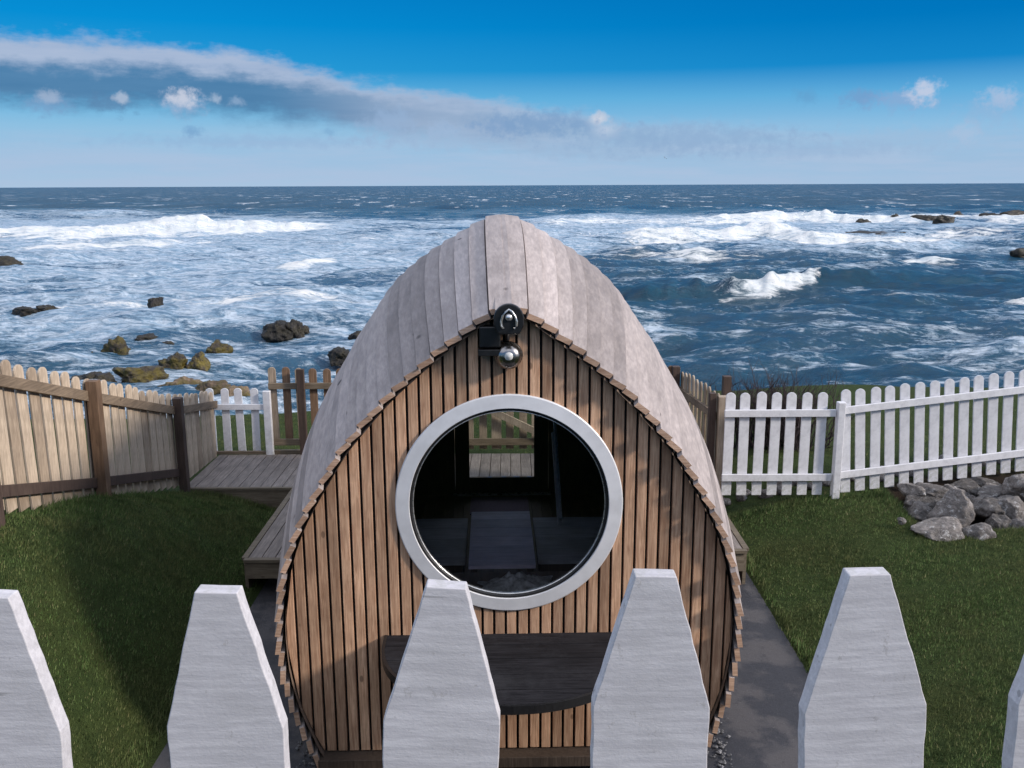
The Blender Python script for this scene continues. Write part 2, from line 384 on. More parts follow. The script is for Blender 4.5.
tag(np_mesh('grass', V, Fq, M['grass'], False), 'short mown green grass on the lawns either side of the pod', 'grass', kind='stuff')

# ------------------------------------------------------------------ sea
SZ = -3.0
nr, na = 620, 900
inv = np.linspace(1 / 17., 1 / 9000., nr); rr = 1 / inv
rr = np.concatenate([rr, [15000, 30000, 55000]]); nr = len(rr)
aa = np.linspace(-R(46), R(46), na)
RR, AA = np.meshgrid(rr, aa, indexing='ij')
SX, SY = RR * np.sin(AA), RR * np.cos(AA)
pxs, pys = proj_np(SX, SY, SZ)
rs = np.random.RandomState(5)
SH = np.zeros_like(SX); CREST = []; FACE = np.zeros_like(SX)
dr = np.gradient(rr)[:, None] * np.ones_like(SX); da = RR * (aa[1] - aa[0])
wx = SX + 3.0 * (fbm(SX * .03, SY * .03, 2) - .5); wy = SY + 6 * (fbm(SX * .02 + 9, SY * .02, 2) - .5)
for i in range(70):
    lam = 1.1 * (34 / 1.1) ** rs.rand(); th = rs.normal(0, .55) + math.pi / 2 + .12
    k = 2 * math.pi / lam; A = .0125 * lam ** .85 * rs.uniform(.6, 1.3)
    fade = sstep(1.6, 3.5, lam / (np.abs(dr) * abs(math.sin(th)) + da * abs(math.cos(th)) + 1e-6))
    ph = k * (wx * math.cos(th) + wy * math.sin(th)) + rs.uniform(0, 6.28)
    SH += A * fade * (1.224 - 1.8 * np.abs(np.sin(ph / 2)) ** .8) * .85
SH *= .62 + .7 * fbm(SX * .012, SY * .012, 2)
# breakers: crest base in the photograph -> place on the water
FO = np.zeros_like(SX)
def breaker(pts, amps, foams, wf, wb, ak=.6):
    P = [atZ(x, y, SZ) for x, y in pts]; X = [p.x / p.y for p in P]; Yc = [p.y for p in P]
    u = SX / np.maximum(SY, 1)
    yc = np.interp(u, X, Yc) + 1.5 * wf * (fbm(u * 30, u * 0 + pts[0][1], 3) - .5); am = np.interp(u, X, amps); fo = np.interp(u, X, foams)
    am = am * (.75 + .5 * fbm(u * 60, u * 0 + 2., 3))
    d = SY - yc
    am = am * ak; prof = np.where(d < 0, np.exp(-(d / wf) ** 2), np.exp(-(d / wb) ** 2))
    rag = fbm(SX * 1.1 / wf, SY * 1.1 / wf, 4) - .5
    SH[:] += am * prof * (1 + (.35 if ak == .95 else .7) * rag * np.minimum(1, fo))
    f = fo * np.clip(np.where(d < 0, np.exp(-(d / (wf * 2.2)) ** 2), np.exp(-(d / (wb * .45)) ** 2)) * 1.25, 0, 1)
    FO[:] = np.maximum(FO, f)
    if ak == .95: FACE[:] = np.clip(am / 1.0, 0, 1) * np.where(d < 0, np.exp(-(d / (wf * 2.2)) ** 2), np.exp(-(d / (wb * .3)) ** 2))
    CREST.append((X, Yc, amps, foams, ak, wf))
breaker([(-200, 237), (0, 236), (60, 238), (130, 234), (180, 232), (230, 231), (300, 229), (330, 228), (360, 228)], [.9, 1.1, 1.2, 1.9, 3.0, 2.3, 1.6, .5, 0], [.9, .9, .9, 1, 1.1, 1.1, 1.05, .6, 0], 6., 22.)
breaker([(-300, 215), (0, 216), (100, 216), (170, 214), (240, 212)], [2.2, 2.4, 1.8, .8, 0], [0, 0, 0, .0, 0], 16., 40.)
breaker([(520, 223), (560, 223), (620, 222), (680, 224), (740, 221), (800, 219), (860, 221), (960, 219), (1060, 219), (1300, 220)], [.2, 1.0, .8, .8, 1.2, 2.2, 1.4, 1.0, 1.2, 1.], [.2, .85, .7, .6, .8, 1.1, .9, .7, .9, .8], 6., 20.)
breaker([(560, 236), (620, 236), (680, 240), (760, 236), (830, 240), (900, 240), (1000, 236), (1300, 237)], [.3, .9, .7, .9, 1.2, .8, .4, .4], [.4, .9, .8, .85, .95, .85, .5, .4], 3.5, 10.)
breaker([(560, 253), (640, 252), (700, 256), (760, 254), (800, 250)], [.2, .6, .7, .3, 0], [.2, .6, .8, .35, 0], 2.5, 7.)
breaker([(590, 294), (640, 294), (700, 294), (735, 294), (760, 293), (812, 288), (828, 286), (920, 278), (1000, 278), (1300, 279)], [.1, .9, 1.15, 1.2, 1.15, 1.1, 1.0, .7, .4, .2], [0, 0, .25, .75, .95, .85, 0, 0, 0, 0], 1.5, 4.0, .95)
breaker([(890, 268), (915, 264), (945, 264), (970, 266)], [0, .5, .5, 0], [0, 1., 1., 0], 1.6, 4.)
breaker([(-60, 250), (60, 251), (130, 249), (200, 245), (240, 243)], [.2, .5, .6, .4, 0], [.3, .7, .9, .6, 0], 2.5, 8.)
breaker([(265, 272), (290, 270), (330, 268), (345, 268)], [0, .5, .5, 0], [0, .95, .9, 0], 1.8, 5.)
breaker([(340, 286), (380, 284), (420, 282), (450, 281)], [0, .4, .4, 0], [0, .1, .1, 0], 1.5, 4.)
breaker([(-100, 305), (60, 305), (200, 303), (330, 300), (420, 298)], [.1, .15, .2, .25, .1], [.4, .5, .6, .6, .3], 1.0, 4.)
breaker([(980, 305), (1010, 300), (1060, 298), (1200, 298)], [0, .3, .5, .3], [0, .6, .9, .5], .9, 2.5)
# foam cover by place
tx = [-400, 0, 150, 300, 450, 600, 750, 900, 1024, 1400]
ty = [186, 196, 206, 214, 222, 240, 262, 285, 310, 340, 370, 410]
TB = np.array([
 [.02]*10, [.10]*10, [.14,.12,.10,.10,.12,.14,.16,.14,.16,.2],
 [.2,.25,.5,.35,.22,.45,.60,.50,.40,.4], [.85,.88,.9,.85,.55,.66,.72,.66,.66,.6],
 [.72,.74,.76,.74,.66,.55,.62,.60,.46,.5], [.64,.64,.68,.70,.64,.42,.40,.34,.38,.4],
 [.58,.62,.64,.68,.62,.28,.24,.26,.34,.3], [.60,.62,.66,.68,.60,.32,.30,.30,.44,.4],
 [.50,.50,.52,.56,.54,.34,.36,.36,.44,.4], [.50,.46,.46,.50,.52,.36,.36,.34,.40,.4], [.5,.5,.5,.5,.5,.36,.36,.36,.36,.4]])
ix = np.interp(pxs, tx, np.arange(10)); iy = np.interp(pys, ty, np.arange(12))
i0 = np.clip(ix.astype(int), 0, 8); j0 = np.clip(iy.astype(int), 0, 10); fx = ix - i0; fy = iy - j0
DEN = (TB[j0, i0] * (1 - fx) + TB[j0, i0 + 1] * fx) * (1 - fy) + (TB[j0 + 1, i0] * (1 - fx) + TB[j0 + 1, i0 + 1] * fx) * fy
DEN = DEN + .10 * np.clip(SH, -1, 1) + .35 * (fbm(SX * .03 + 4, SY * .012, 3) - .5)
DEN = DEN - .55 * FACE
SH = SH + FO * .30 * (fbm(SX * .8, SY * .5, 4) - .5) * np.clip(RR / 60, .4, 3)
fall = 1 - sstep(3000, 9000, RR)
sea = np_mesh('sea', np.stack([SX, SY, SZ + SH * fall], -1).reshape(-1, 3), gridf(nr, na), None or bpy.data.materials.new('tmp'))
for nm, arr in (('cover', DEN), ('break', FO)):
    at = sea.data.attributes.new(nm, 'FLOAT', 'POINT'); at.data.foreach_set('value', arr.astype(np.float32).ravel())
tag(sea, kind='structure')
def seamat():
    N = NT('sea_water'); p = N.tc.outputs['Object']
    cv = N.n('ShaderNodeAttribute', attribute_name='cover').outputs['Fac']; br = N.n('ShaderNodeAttribute', attribute_name='break').outputs['Fac']
    sep = N.n('ShaderNodeSeparateXYZ'); N.put(sep.inputs[0], p); sy_ = sep.outputs[1]
    v1 = N.mapping((.45, 1, 1))
    n1 = N.noise(v1, .16, 6, .72, .6); n2 = N.noise(v1, .9, 5, .75, 1.6); n4 = N.noise(v1, 2.6, 5, .8, .8)
    nn = N.math('ADD', N.math('MULTIPLY', n1, .55), N.math('ADD', N.math('MULTIPLY', n2, .27), N.math('MULTIPLY', n4, .18)))
    th = N.mr(cv, 0, 1, .68, .34, 'LINEAR')
    lo = N.math('SUBTRACT', th, .03); hi = N.math('ADD', th, .06)
    f1 = N.mr(nn, lo, hi)
    n3 = N.noise(v1, .75, 7, .78, .5)
    f2 = N.mr(N.math('ADD', br, N.math('MULTIPLY', N.math('SUBTRACT', n3, .5), 2.3)), .44, .84)
    deep = N.mix(N.mr(n1, .35, .65), (.003, .034, .062), (.008, .066, .110))
    veil = N.mix(N.math('MULTIPLY', N.mr(cv, .2, .8), .6), deep, (.065, .18, .31))
    c = N.mix(N.math('MULTIPLY', f1, N.mr(n4, .36, .62, .35, .95)), veil, N.mix(N.mr(n2, .4, .60), (.30, .44, .58), (.64, .73, .82)))
    c = N.mix(f2, c, N.mix(N.mr(n3, .35, .62), (.56, .64, .68), (.86, .86, .84)))
    far = N.noise(N.mapping((.05, .012, 1)), 1.0, 6, .8, .3); cap = N.noise(N.mapping((.11, .022, 1)), 1.0, 4, .78)
    dist = N.mr(sy_, 150, 330)
    c = N.mix(N.math('MULTIPLY', dist, N.mr(far, .44, .60, .95, .0)), c, (.003, .028, .040))
    f3 = N.math('MULTIPLY', dist, N.mr(cap, .585, .66, 0, .9))
    c = N.mix(f3, c, (.72, .76, .80))
    fo = N.math('MAXIMUM', f3, N.math('MAXIMUM', f1, f2))
    b0 = N.bump(N.noise(N.mapping((.5, 1, 1)), .7, 5, .65), .6, .55)
    b1 = N.bump(N.noise(N.mapping((.6, 1, 1)), 3.2, 6, .75), .9, .24, b0)
    b2 = N.bump(N.math('ADD', n3, fo), .5, .12, b1)
    N.bsdf(c, N.math('MAXIMUM', N.mr(fo, 0, 1, .16, .8), N.math('MULTIPLY', dist, .30)), 0., b2, .38, IOR=1.33); return N.m
sea.data.materials[0] = seamat()
# spray thrown up along the breaking crests
rs = np.random.RandomState(21); T = []
for ci, n_, hh in ((0, 9000, 1.0), (2, 5000, 1.0), (3, 2500, 1.0), (5, 1600, .38), (6, 500, .4), (7, 900, .5)):
    X, Yc, amps, foams, ak, wf = CREST[ci]
    u = rs.uniform(min(X), max(X), n_ * 3); fo = np.interp(u, X, foams); am = np.interp(u, X, amps) * ak
    u = u[rs.rand(len(u)) < fo ** 3 * (.25 + 1.1 * fbm(u * 45, u * 0 + ci, 3) ** 2)][:n_]; am = np.interp(u, X, amps) * ak
    yc = np.interp(u, X, Yc); hz = np.minimum(rs.exponential(.17, len(u)), .6) * hh * (.4 + am * .6)
    yy = yc + rs.normal(0, wf * .5, len(u)) + hz * .8; z = SZ + am * .55 + hz; s_z = rs.uniform(.25, 1, len(u)) * yc / 1700.
    P = np.stack([u * yy + hz * 1.2, yy, z], 1)
    T.append(P[:, None, :] + rs.normal(0, 1, (len(u), 3, 3)) * s_z[:, None, None])
T = np.concatenate(T).reshape(-1, 3)
M['spray'] = plain('spray_droplets', (.82, .83, .84), .9, 0., .02, 1., 0.)
tag(np_mesh('spray', T, np.arange(len(T)).reshape(-1, 3), M['spray'], False), 'white spray thrown up along the breaking wave crests', 'spray', kind='stuff')

# ------------------------------------------------------------------ pod
PZ_ = [0.0, .14, .3, .45, .65, .8, 1.04, 1.35, 1.65, 1.98, 2.1, 2.37, 2.5, 2.64, 2.78, 2.86, 2.90]
PW_ = [1.13, 1.215, 1.28, 1.335, 1.38, 1.395, 1.395, 1.345, 1.235, 1.04, .96, .715, .575, .41, .225, .11, .0]
# resample profile by arc length from ridge down to the ground
def catmull(pts, n=12):
    out = []
    for i in range(len(pts) - 1):
        p0 = pts[max(i - 1, 0)]; p1 = pts[i]; p2 = pts[i + 1]; p3 = pts[min(i + 2, len(pts) - 1)]
        for k in range(n):
            t = k / n
            out.append(tuple(.5 * (2 * p1[j] + (p2[j] - p0[j]) * t + (2 * p0[j] - 5 * p1[j] + 4 * p2[j] - p3[j]) * t * t + (3 * p1[j] - p0[j] - 3 * p2[j] + p3[j]) * t ** 3) for j in (0, 1)))
    out.append(pts[-1]); return out
prof = np.array(catmull([(w * (.972 if z < 2.3 else .98), z) for w, z in zip(PW_[::-1], PZ_[::-1])]))
al = np.concatenate([[0], np.cumsum(np.hypot(*np.diff(prof, axis=0).T))]); LEN = al[-1]
def P0(a):
    a = np.clip(a, 0, LEN); return float(np.interp(a, al, prof[:, 0])), float(np.interp(a, al, prof[:, 1]))
PL = 4.25
def sect(a, t, off=0.):
    """point on the hull at arc position a (0 ridge .. LEN ground), t metres behind the front wall"""
    x, z = P0(a); x1, z1 = P0(a + .02); x0, z0 = P0(a - .02)
    tx_, tz_ = x1 - x0, z1 - z0; l = math.hypot(tx_, tz_) or 1
    if a < .03: nx, nz = 0.25, .97
    else: nx, nz = -tz_ / l, tx_ / l
    tt = t + .1; q = 1 - ((tt - 2.8) / 2.8) ** 2; q = q if tt > 0 else 1 - 1
    rounder = 1 + .17 * max(0, q) * math.exp(-((z - 2.62) / .33) ** 2)
    x = (x + nx * off) * (1 + .185 * q) * rounder; z = (z + nz * off) * (1 + .143 * q)
    return x, t, z
pod = tag(empty('garden_pod', (-.02, 5.2, 0), .022), 'egg-shaped timber garden pod with a big round window, facing the camera on the path', 'garden pod')
def boards(side):
    mb = MB(); n = 35; r = random.Random(4 + side); w = LEN / n
    for i in range(n):
        a0 = i * w + .007; a1 = (i + 1) * w - .007
        st = -.100 + r.uniform(-.016, .016) - (.02 if i % 2 else 0); en = PL + .10
        th = .032; ys = [st + (en - st) * k / 18 for k in range(19)]
        vs = []
        for y in ys:
            lo_up, lo_dn = .000, .017
            for (a, o) in ((a0, lo_up), (a1, lo_dn), (a1, lo_dn + th), (a0, lo_up + th)):
                x, yy, z = sect(a, y, o); vs.append((side * x, yy, z))
        fs = [(0, 1, 2, 3), tuple(18 * 4 + k for k in (3, 2, 1, 0))]
        for k in range(18):
            for e in range(4): fs.append((k * 4 + e, k * 4 + (e + 1) % 4, (k + 1) * 4 + (e + 1) % 4, (k + 1) * 4 + e))
        mb.add(vs, fs)
    return mb
def ends(o):
    o.data.materials.append(M['board_end'])
    for p in o.data.polygons:
        if abs(p.normal.y) > .95 and p.center.y < 0: p.material_index = 1
rf = boards(-1).build('roof_cladding', M['roof'], pod); rf['label'] = 'blue-grey shaded half of the curved board cladding'
rf2 = boards(1).build('roof_cladding', M['roof'], pod); rf2['label'] = 'pinkish sunlit half of the curved board cladding'
ends(rf); ends(rf2)
# ridge board
mb = MB(); vs = []
for k in range(19):
    y = -.15 + (PL + .25) * k / 18; x, _, z = sect(0, y, 0)
    vs += [(-.075, y, z - .004), (.02, y, z + .012), (.02, y, z + .034), (-.075, y, z + .018)]
mb.add(vs, [(0, 1, 2, 3), (75, 74, 73, 72)] + [(k * 4 + e, k * 4 + (e + 1) % 4, (k + 1) * 4 + (e + 1) % 4, (k + 1) * 4 + e) for k in range(18) for e in range(4)])
mb.build('ridge_board', M['roof'], pod)
# inner lining
mb = MB(); vs = []; na_ = 36; ny_ = 16
arcs = [(-1, LEN * (1 - k / na_)) for k in range(na_)] + [(1, LEN * k / na_) for k in range(na_ + 1)]
for y in [-.085 + (PL + .145) * k / ny_ for k in range(ny_ + 1)]:
    for s, a in arcs:
        x, yy, z = sect(a, y, -.014); vs.append((s * max(x, 0), yy, z))
n = len(arcs)
mb.add(vs, [(r * n + i, r * n + i + 1, (r + 1) * n + i + 1, (r + 1) * n + i) for r in range(ny_) for i in range(n - 1)])
ln = mb.build('lining', M['lining'], pod, True)
mb = MB(); vs = []
for y in [-.06 + (PL + .12) * k / ny_ for k in range(ny_ + 1)]:
    for s_i, a in arcs:
        x, yy, z = sect(a, y, -.005); vs.append((s_i * max(x, 0), yy, z))
mb.add(vs, [(r * n + i, r * n + i + 1, (r + 1) * n + i + 1, (r + 1) * n + i) for r in range(ny_) for i in range(n - 1)])
mb.build('dark_seam_sheet', M['backing'], pod, True)  # black sheet added under the boards so their seams look shaded
# front wall
WX, WZ, WR = 0.0, 1.745, .60
def outline(t, off, step=.03):
    pts = []
    a = LEN - .02
    L_ = [sect(LEN * k / 60, t, off) for k in range(61)]
    right = [(max(p[0], 0), p[2]) for p in L_][::-1]
    return right + [(-p[0], p[1]) for p in right[::-1][1:]]   # ground right -> ridge -> ground left
def hw_at(z, ol):
    best = 0
    for (x0, z0), (x1, z1) in zip(ol, ol[1:]):
        if x0 < 0: break
        if (z0 - z) * (z1 - z) <= 0 and z0 != z1: best = max(best, x0 + (x1 - x0) * (z - z0) / (z1 - z0))
    return best
ol = outline(0, -.020)
zmin = .135; ztop = max(p[1] for p in ol)
zs_ = np.linspace(zmin, ztop, 400); hws = np.array([hw_at(z, ol) for z in zs_])
def zrange(x):
    ok = zs_[hws >= abs(x)]
    return (float(ok.min()), float(ok.max())) if len(ok) else None
mb = MB(); pitch, bw = .0705, .0555; k = -20
for k in range(-21, 22):
    xc = k * pitch + .01; x0, x1 = xc - bw / 2, xc + bw / 2
    mxh = float(hws.max()) - .003
    if x1 > mxh > x0 + .008: x1 = mxh
    if x0 < -mxh < x1 - .008: x0 = -mxh
    a, b = zrange(x0), zrange(x1)
    if not a or not b:
        continue
    dep = -.030 - rnd.uniform(0, .004)
    def piece(z00, z01, z10, z11):
        mb.add([(x0, 0, z00), (x1, 0, z10), (x1, 0, z11), (x0, 0, z01), (x0, dep, z00), (x1, dep, z10), (x1, dep, z11), (x0, dep, z01)],
               [(0, 1, 2, 3), (7, 6, 5, 4), (0, 4, 5, 1), (1, 5, 6, 2), (2, 6, 7, 3), (3, 7, 4, 0)])
    cr = .63
    if abs(x0) < cr or abs(x1) < cr:
        h0 = math.sqrt(max(0, cr * cr - x0 * x0)); h1 = math.sqrt(max(0, cr * cr - x1 * x1))
        piece(a[0], WZ - h0, b[0], WZ - h1); piece(WZ + h0, a[1], WZ + h1, b[1])
    else: piece(a[0], a[1], b[0], b[1])
fw = mb.build('front_wall', M['batten'], pod, bevel=.0025); fw['label'] = 'front wall of vertical reddish larch battens'
def wall_hole(name, y, off, hole, centre, mat, thick=.05, kmax=96):
    """flat wall between a hole outline and the hull outline, star-shaped about centre"""
    ol = outline(y, off); ol = ol + [ol[0]]; mb = MB(); outer = []; inner = []
    for k in range(kmax):
        t = 2 * math.pi * k / kmax + .001; dx, dz = math.cos(t), math.sin(t); best = 1e9
        for (xa, za), (xb, zb) in zip(ol, ol[1:]):
            ex, ez = xb - xa, zb - za; den = dx * ez - dz * ex
            if abs(den) < 1e-9: continue
            u = ((xa - centre[0]) * ez - (za - centre[1]) * ex) / den; w = ((xa - centre[0]) * dz - (za - centre[1]) * dx) / den
            if u > 0 and -1e-6 <= w <= 1 + 1e-6: best = min(best, u)
        outer.append((centre[0] + dx * best, max(.06, centre[1] + dz * best))); inner.append(hole(dx, dz))
    vs = [(x, y, z) for x, z in outer] + [(x, y, z) for x, z in inner] + [(x, y + thick, z) for x, z in outer] + [(x, y + thick, z) for x, z in inner]
    K = kmax; fs = []
    for k in range(K):
        j = (k + 1) % K
        fs += [(k, j, K + j, K + k), (2 * K + k, 3 * K + k, 3 * K + j, 2 * K + j), (K + k, K + j, 3 * K + j, 3 * K + k), (k, 2 * K + k, 2 * K + j, j)]
    mb.add(vs, fs); return mb.build(name, mat, pod)
wall_hole('backing_board', .002, -.018, lambda dx, dz: (WX + dx * .61, WZ + dz * .61), (WX, WZ), M['backing'])
win = MB().lathe([(.588, -.052), (.591, -.056), (.666, -.050), (.672, -.046), (.672, -.031), (.588, -.031)], (WX, 0, WZ), n=128, closed=True).build('window', M['ring'], pod)
win['label'] = 'round porthole window with a broad silver rim'
MB().lathe([(.587, -.046), (.572, -.036), (.572, -.004), (.587, -.004)], (WX, 0, WZ), n=96, closed=True).build('gasket', M['gasket'], win, True)
MB().lathe([(.571, -.034), (.566, -.034), (.566, -.012), (.571, -.012)], (WX, 0, WZ), n=96, closed=True).build('inner_trim', M['silver'], win, True)
gp = MB(); gp.add([(WX, -.015, WZ)] + [(WX + .575 * math.cos(2 * math.pi * k / 96), -.015, WZ + .575 * math.sin(2 * math.pi * k / 96)) for k in range(96)], [(0, 1 + k, 1 + (k + 1) % 96) for k in range(96)])
gp.build('glass_pane', M['glass'], win)
# rear wall with glazed door
DX0, DX1, DZ0, DZ1 = -.50, .50, .36, 2.28
def rect(dx, dz):
    cx, cz = 0, 1.3; ts = []
    if dx > 1e-9: ts.append((DX1 - cx) / dx)
    if dx < -1e-9: ts.append((DX0 - cx) / dx)
    if dz > 1e-9: ts.append((DZ1 - cz) / dz)
    if dz < -1e-9: ts.append((DZ0 - cz) / dz)
    t = min(ts); return (cx + dx * t, cz + dz * t)
wall_hole('rear_wall', PL - .05, -.05, rect, (0, 1.3), M['dark_wood'], kmax=160)
mb = MB()
for q in (((DX0 + .003, PL - .045, DZ0 + .003), (-.345, PL + .005, DZ1 - .003)), ((.345, PL - .045, DZ0 + .003), (DX1 - .003, PL + .005, DZ1 - .003)),
          ((-.344, PL - .043, DZ0 + .003), (.344, PL + .003, .535)), ((-.344, PL - .043, 2.10), (.344, PL + .003, DZ1 - .003))): mb.box(*q)
door = mb.build('door', M['dark_wood'], pod, bevel=.003)
MB().box((-.343, PL - .022, .536), (.343, PL - .016, 2.099)).build('door_pane', M['glass'], door)
h = MB(); h.tube([(.38, PL - .045, 1.30), (.38, PL - .085, 1.30), (.28, PL - .085, 1.30)], .009, 8); h.box((.36, PL - .052, 1.2), (.40, PL - .045, 1.40)); h.build('handle', M['silver'], door)
MB().box((-.52, PL - .10, .352), (.52, PL - .055, .372)).build('threshold', M['silver'], pod)
mb = MB()
for k in range(26):
    x = -1.3 + k * .1; mb.box((x + .002, .06, .30), (x + .098, PL - .052, .350 + rnd.uniform(0, .001)))
mb.build('floor', M['lining'], pod)
MB().box((-1.19, -.12, .055), (1.17, .0, .125)).build('sill', M['dark_wood'], pod, bevel=.004)
# outdoor bar shelf: straight back on the wall, round front
mb = MB(); SW, SD, SZT = .755, .80, .915
edges = [-.032 - SD * f for f in (0, .17, .38, .6, .8, 1.0)]
def half(y):
    q = (-.032 - y) / SD
    return SW * math.sqrt(max(0, 1 - q ** 2.4)) if q < 1 else 0
def half2(y):
    q = (-.032 - y) / SD; return SW * (1.0 if q < .12 else math.sqrt(max(0, 1 - ((q - .12) / .88) ** 2.2)))
for i in range(5):
    yb, yf = edges[i] - (.003 if i else 0), edges[i + 1] + .003
    pts = [(half2(yb + (yf - yb) * k / 10), yb + (yf - yb) * k / 10) for k in range(11)]
    poly = pts + [(-x, y) for x, y in pts[::-1]]
    poly = [p for j, p in enumerate(poly) if j == 0 or (abs(p[0] - poly[j - 1][0]) + abs(p[1] - poly[j - 1][1])) > 1e-5]
    mb.prism(poly, SZT - .028 + rnd.uniform(-.001, .001), SZT + rnd.uniform(-.001, .001), 'Z')
shelf = mb.build('bar_shelf', M['shelf'], pod); shelf['label'] = 'black half-round timber shelf below the window'
em = MB(); pts = [(half2(-.032 - SD * (k / 60) ** .6), -.032 - SD * (k / 60) ** .6) for k in range(61)]
pts = pts + [(-x, y) for x, y in pts[::-1][1:]]
for (xa, ya), (xb, yb) in zip(pts, pts[1:]):
    if math.hypot(xa - xb, ya - yb) > 1e-4:
        em.beam((xa, ya, SZT - .022), (xb, yb, SZT - .022), .018, .05)
em.build('shelf_edge', M['black'], shelf)
for sx in (-.6, .6): MB().beam((sx, -.04, .55), (sx, -.42, SZT - .035), .045, .05).build('bracket', M['shelf'], shelf)
# lamp, sensor box and emblem under the ridge
lamp = MB().lathe([(0, -.075), (.035, -.072), (.058, -.060), (.070, -.038), (.074, -.012), (.078, -.010), (.081, 0), (.081, .008), (0, .008)], (.0, -.065, 2.648), n=40).build('wall_lamp', M['chrome'], pod, True)
MB().lathe([(0, -.012), (.012, -.010), (.024, 0)], (.0, -.138, 2.655), n=20).build('lens', M['lens'], lamp, True)
MB().tube([(-.005, -.03, 2.73), (-.005, -.07, 2.745), (-.005, -.1, 2.78)], .012, 8).build('lamp_arm', M['black'], lamp)
box = MB().box((-.165, -.115, 2.70), (-.045, -.035, 2.82)).build('sensor_box', M['black'], pod, bevel=.008)
MB().box((-.172, -.125, 2.655), (-.035, -.036, 2.690)).build('sensor_bracket', M['black'], box, bevel=.003)
pl = []
for k in range(25):
    t = math.pi * k / 24; pl.append((.083 * math.cos(t), 2.875 + .083 * math.sin(t)))
pl += [(-.083, 2.84), (-.060, 2.79), (.060, 2.79), (.083, 2.84)]
eb = MB().prism(pl, -.205, -.170).build('emblem', M['black'], pod, bevel=.006); eb['label'] = 'black rounded plaque with a silver arch and stud at the ridge end'
ar = [(-.030, 2.822), (-.042, 2.838), (-.043, 2.862), (-.034, 2.892), (-.018, 2.915), (0, 2.928), (.018, 2.915), (.034, 2.892), (.043, 2.862), (.042, 2.838), (.030, 2.822)]
MB().tube([(x, -.212, z) for x, z in ar], .0065, 8).build('silver_arch', M['silver'], eb, True)
MB().lathe([(0, -.014), (.012, -.012), (.020, -.004), (.021, .004)], (0, -.209, 2.884), n=20).build('stud', M['silver'], eb, True)
MB().box((-.05, -.170, 2.83), (.05, -.04, 2.87)).build('mount', M['black'], eb)

# things inside the pod
def W(x, y, z=0):   # pod local to world
    return Matrix.Translation((-.02, 5.2, 0)) @ Matrix.Rotation(.022, 4, 'Z') @ Vector((x, y, z))
def inside(name, label, cat, x, y, z=.352):
    p = W(x, y, z); return tag(empty(name, p, .022), label, cat)
t = inside('table', 'long narrow table with pale violet-grey boards inside the pod', 'table', -.03, 2.05)
mb = MB()
for k in range(6): mb.box((-.26, -.60 + k * .2 + .002, .34), (.26, -.60 + k * .2 + .198, .37))
mb.build('tabletop', M['table'], t)
for sx in (-1, 1):
    for sy in (-1, 1): MB().box((sx * .22 - .025, sy * .54 - .025, 0), (sx * .22 + .025, sy * .54 + .025, .338)).build('leg', M['dark_wood'], t)
for sx, lab in ((-1, 'grey boarded bench on the left side of the table in the pod'), (1, 'grey boarded bench on the right side of the table in the pod')):
    b = inside('bench', lab, 'bench', -.03 + sx * .62, 2.35)
    b['group'] = 'benches inside the pod'
    mb = MB()
    for k in range(4): mb.box((-.32, -.5 + k * .25 + .003, .20), (.32, -.5 + k * .25 + .247, .235))
    mb.build('seat', M['bench'], b); MB().box((-.30, -.48, 0), (.30, .48, .198)).build('base', M['dark_wood'], b)
b = inside('window_seat', 'dark low seat just inside the round window', 'seat', 0, .75)
mb = MB()
for k in range(4): mb.box((-1.0, -.44 + k * .22 + .003, .40), (1.0, -.44 + k * .22 + .217, .43))
mb.build('seat', M['lining'], b); MB().box((-.98, -.42, 0), (.98, .42, .398)).build('base', M['lining'], b)
# crumpled cloth
vs = []; 
for j in range(22):
    for i in range(34):
        u, v = i / 33 - .5, j / 21 - .5
        n1 = mn.noise((u * 5, v * 5, 3.1)); n2 = mn.noise((u * 13, v * 13, 1.1))
        r_ = max(0, 1 - (u * u + v * v) * 3.6)
        vs.append((u * .52 * (1 + .25 * n1), v * .24 * (1 + .3 * n1) + u * .10, .012 + r_ * (.045 + .07 * abs(n1) + .05 * abs(n2))))
mb = MB().add(vs, [(j * 34 + i, j * 34 + i + 1, (j + 1) * 34 + i + 1, (j + 1) * 34 + i) for j in range(21) for i in range(33)])
cl = mb.build('crumpled_cloth', M['cloth'], None, True); cl.location = W(.06, .92, .784); tag(cl, 'crumpled grey cloth lying on the seat inside the window', 'cloth')
m_ = MB().box((-.3, -.25, 0), (.3, .25, .012)).build('door_mat', M['mat']); m_.location = W(-.03, 3.82, .353); m_.rotation_euler.z = .022; tag(m_, 'purple-grey mat on the floor by the rear door', 'mat')
rk = inside('wall_rack', 'thin pale metal rack with rungs on the right inside the pod', 'rack', .50, 3.0)
MB().tube([(0, -.5, .35), (0, .55, 1.25)], .017).build('upright', M['rack'], rk); MB().tube([(.0, -.5, .12), (.0, .55, .85)], .017).build('upright', M['rack'], rk)
for k in range(7):
    u = k / 6; MB().beam((0, -.45 + u * .95, .16 + u * .68), (0, -.45 + u * .95, .38 + u * .83), .05, .03).build('rung', M['rack'], rk)

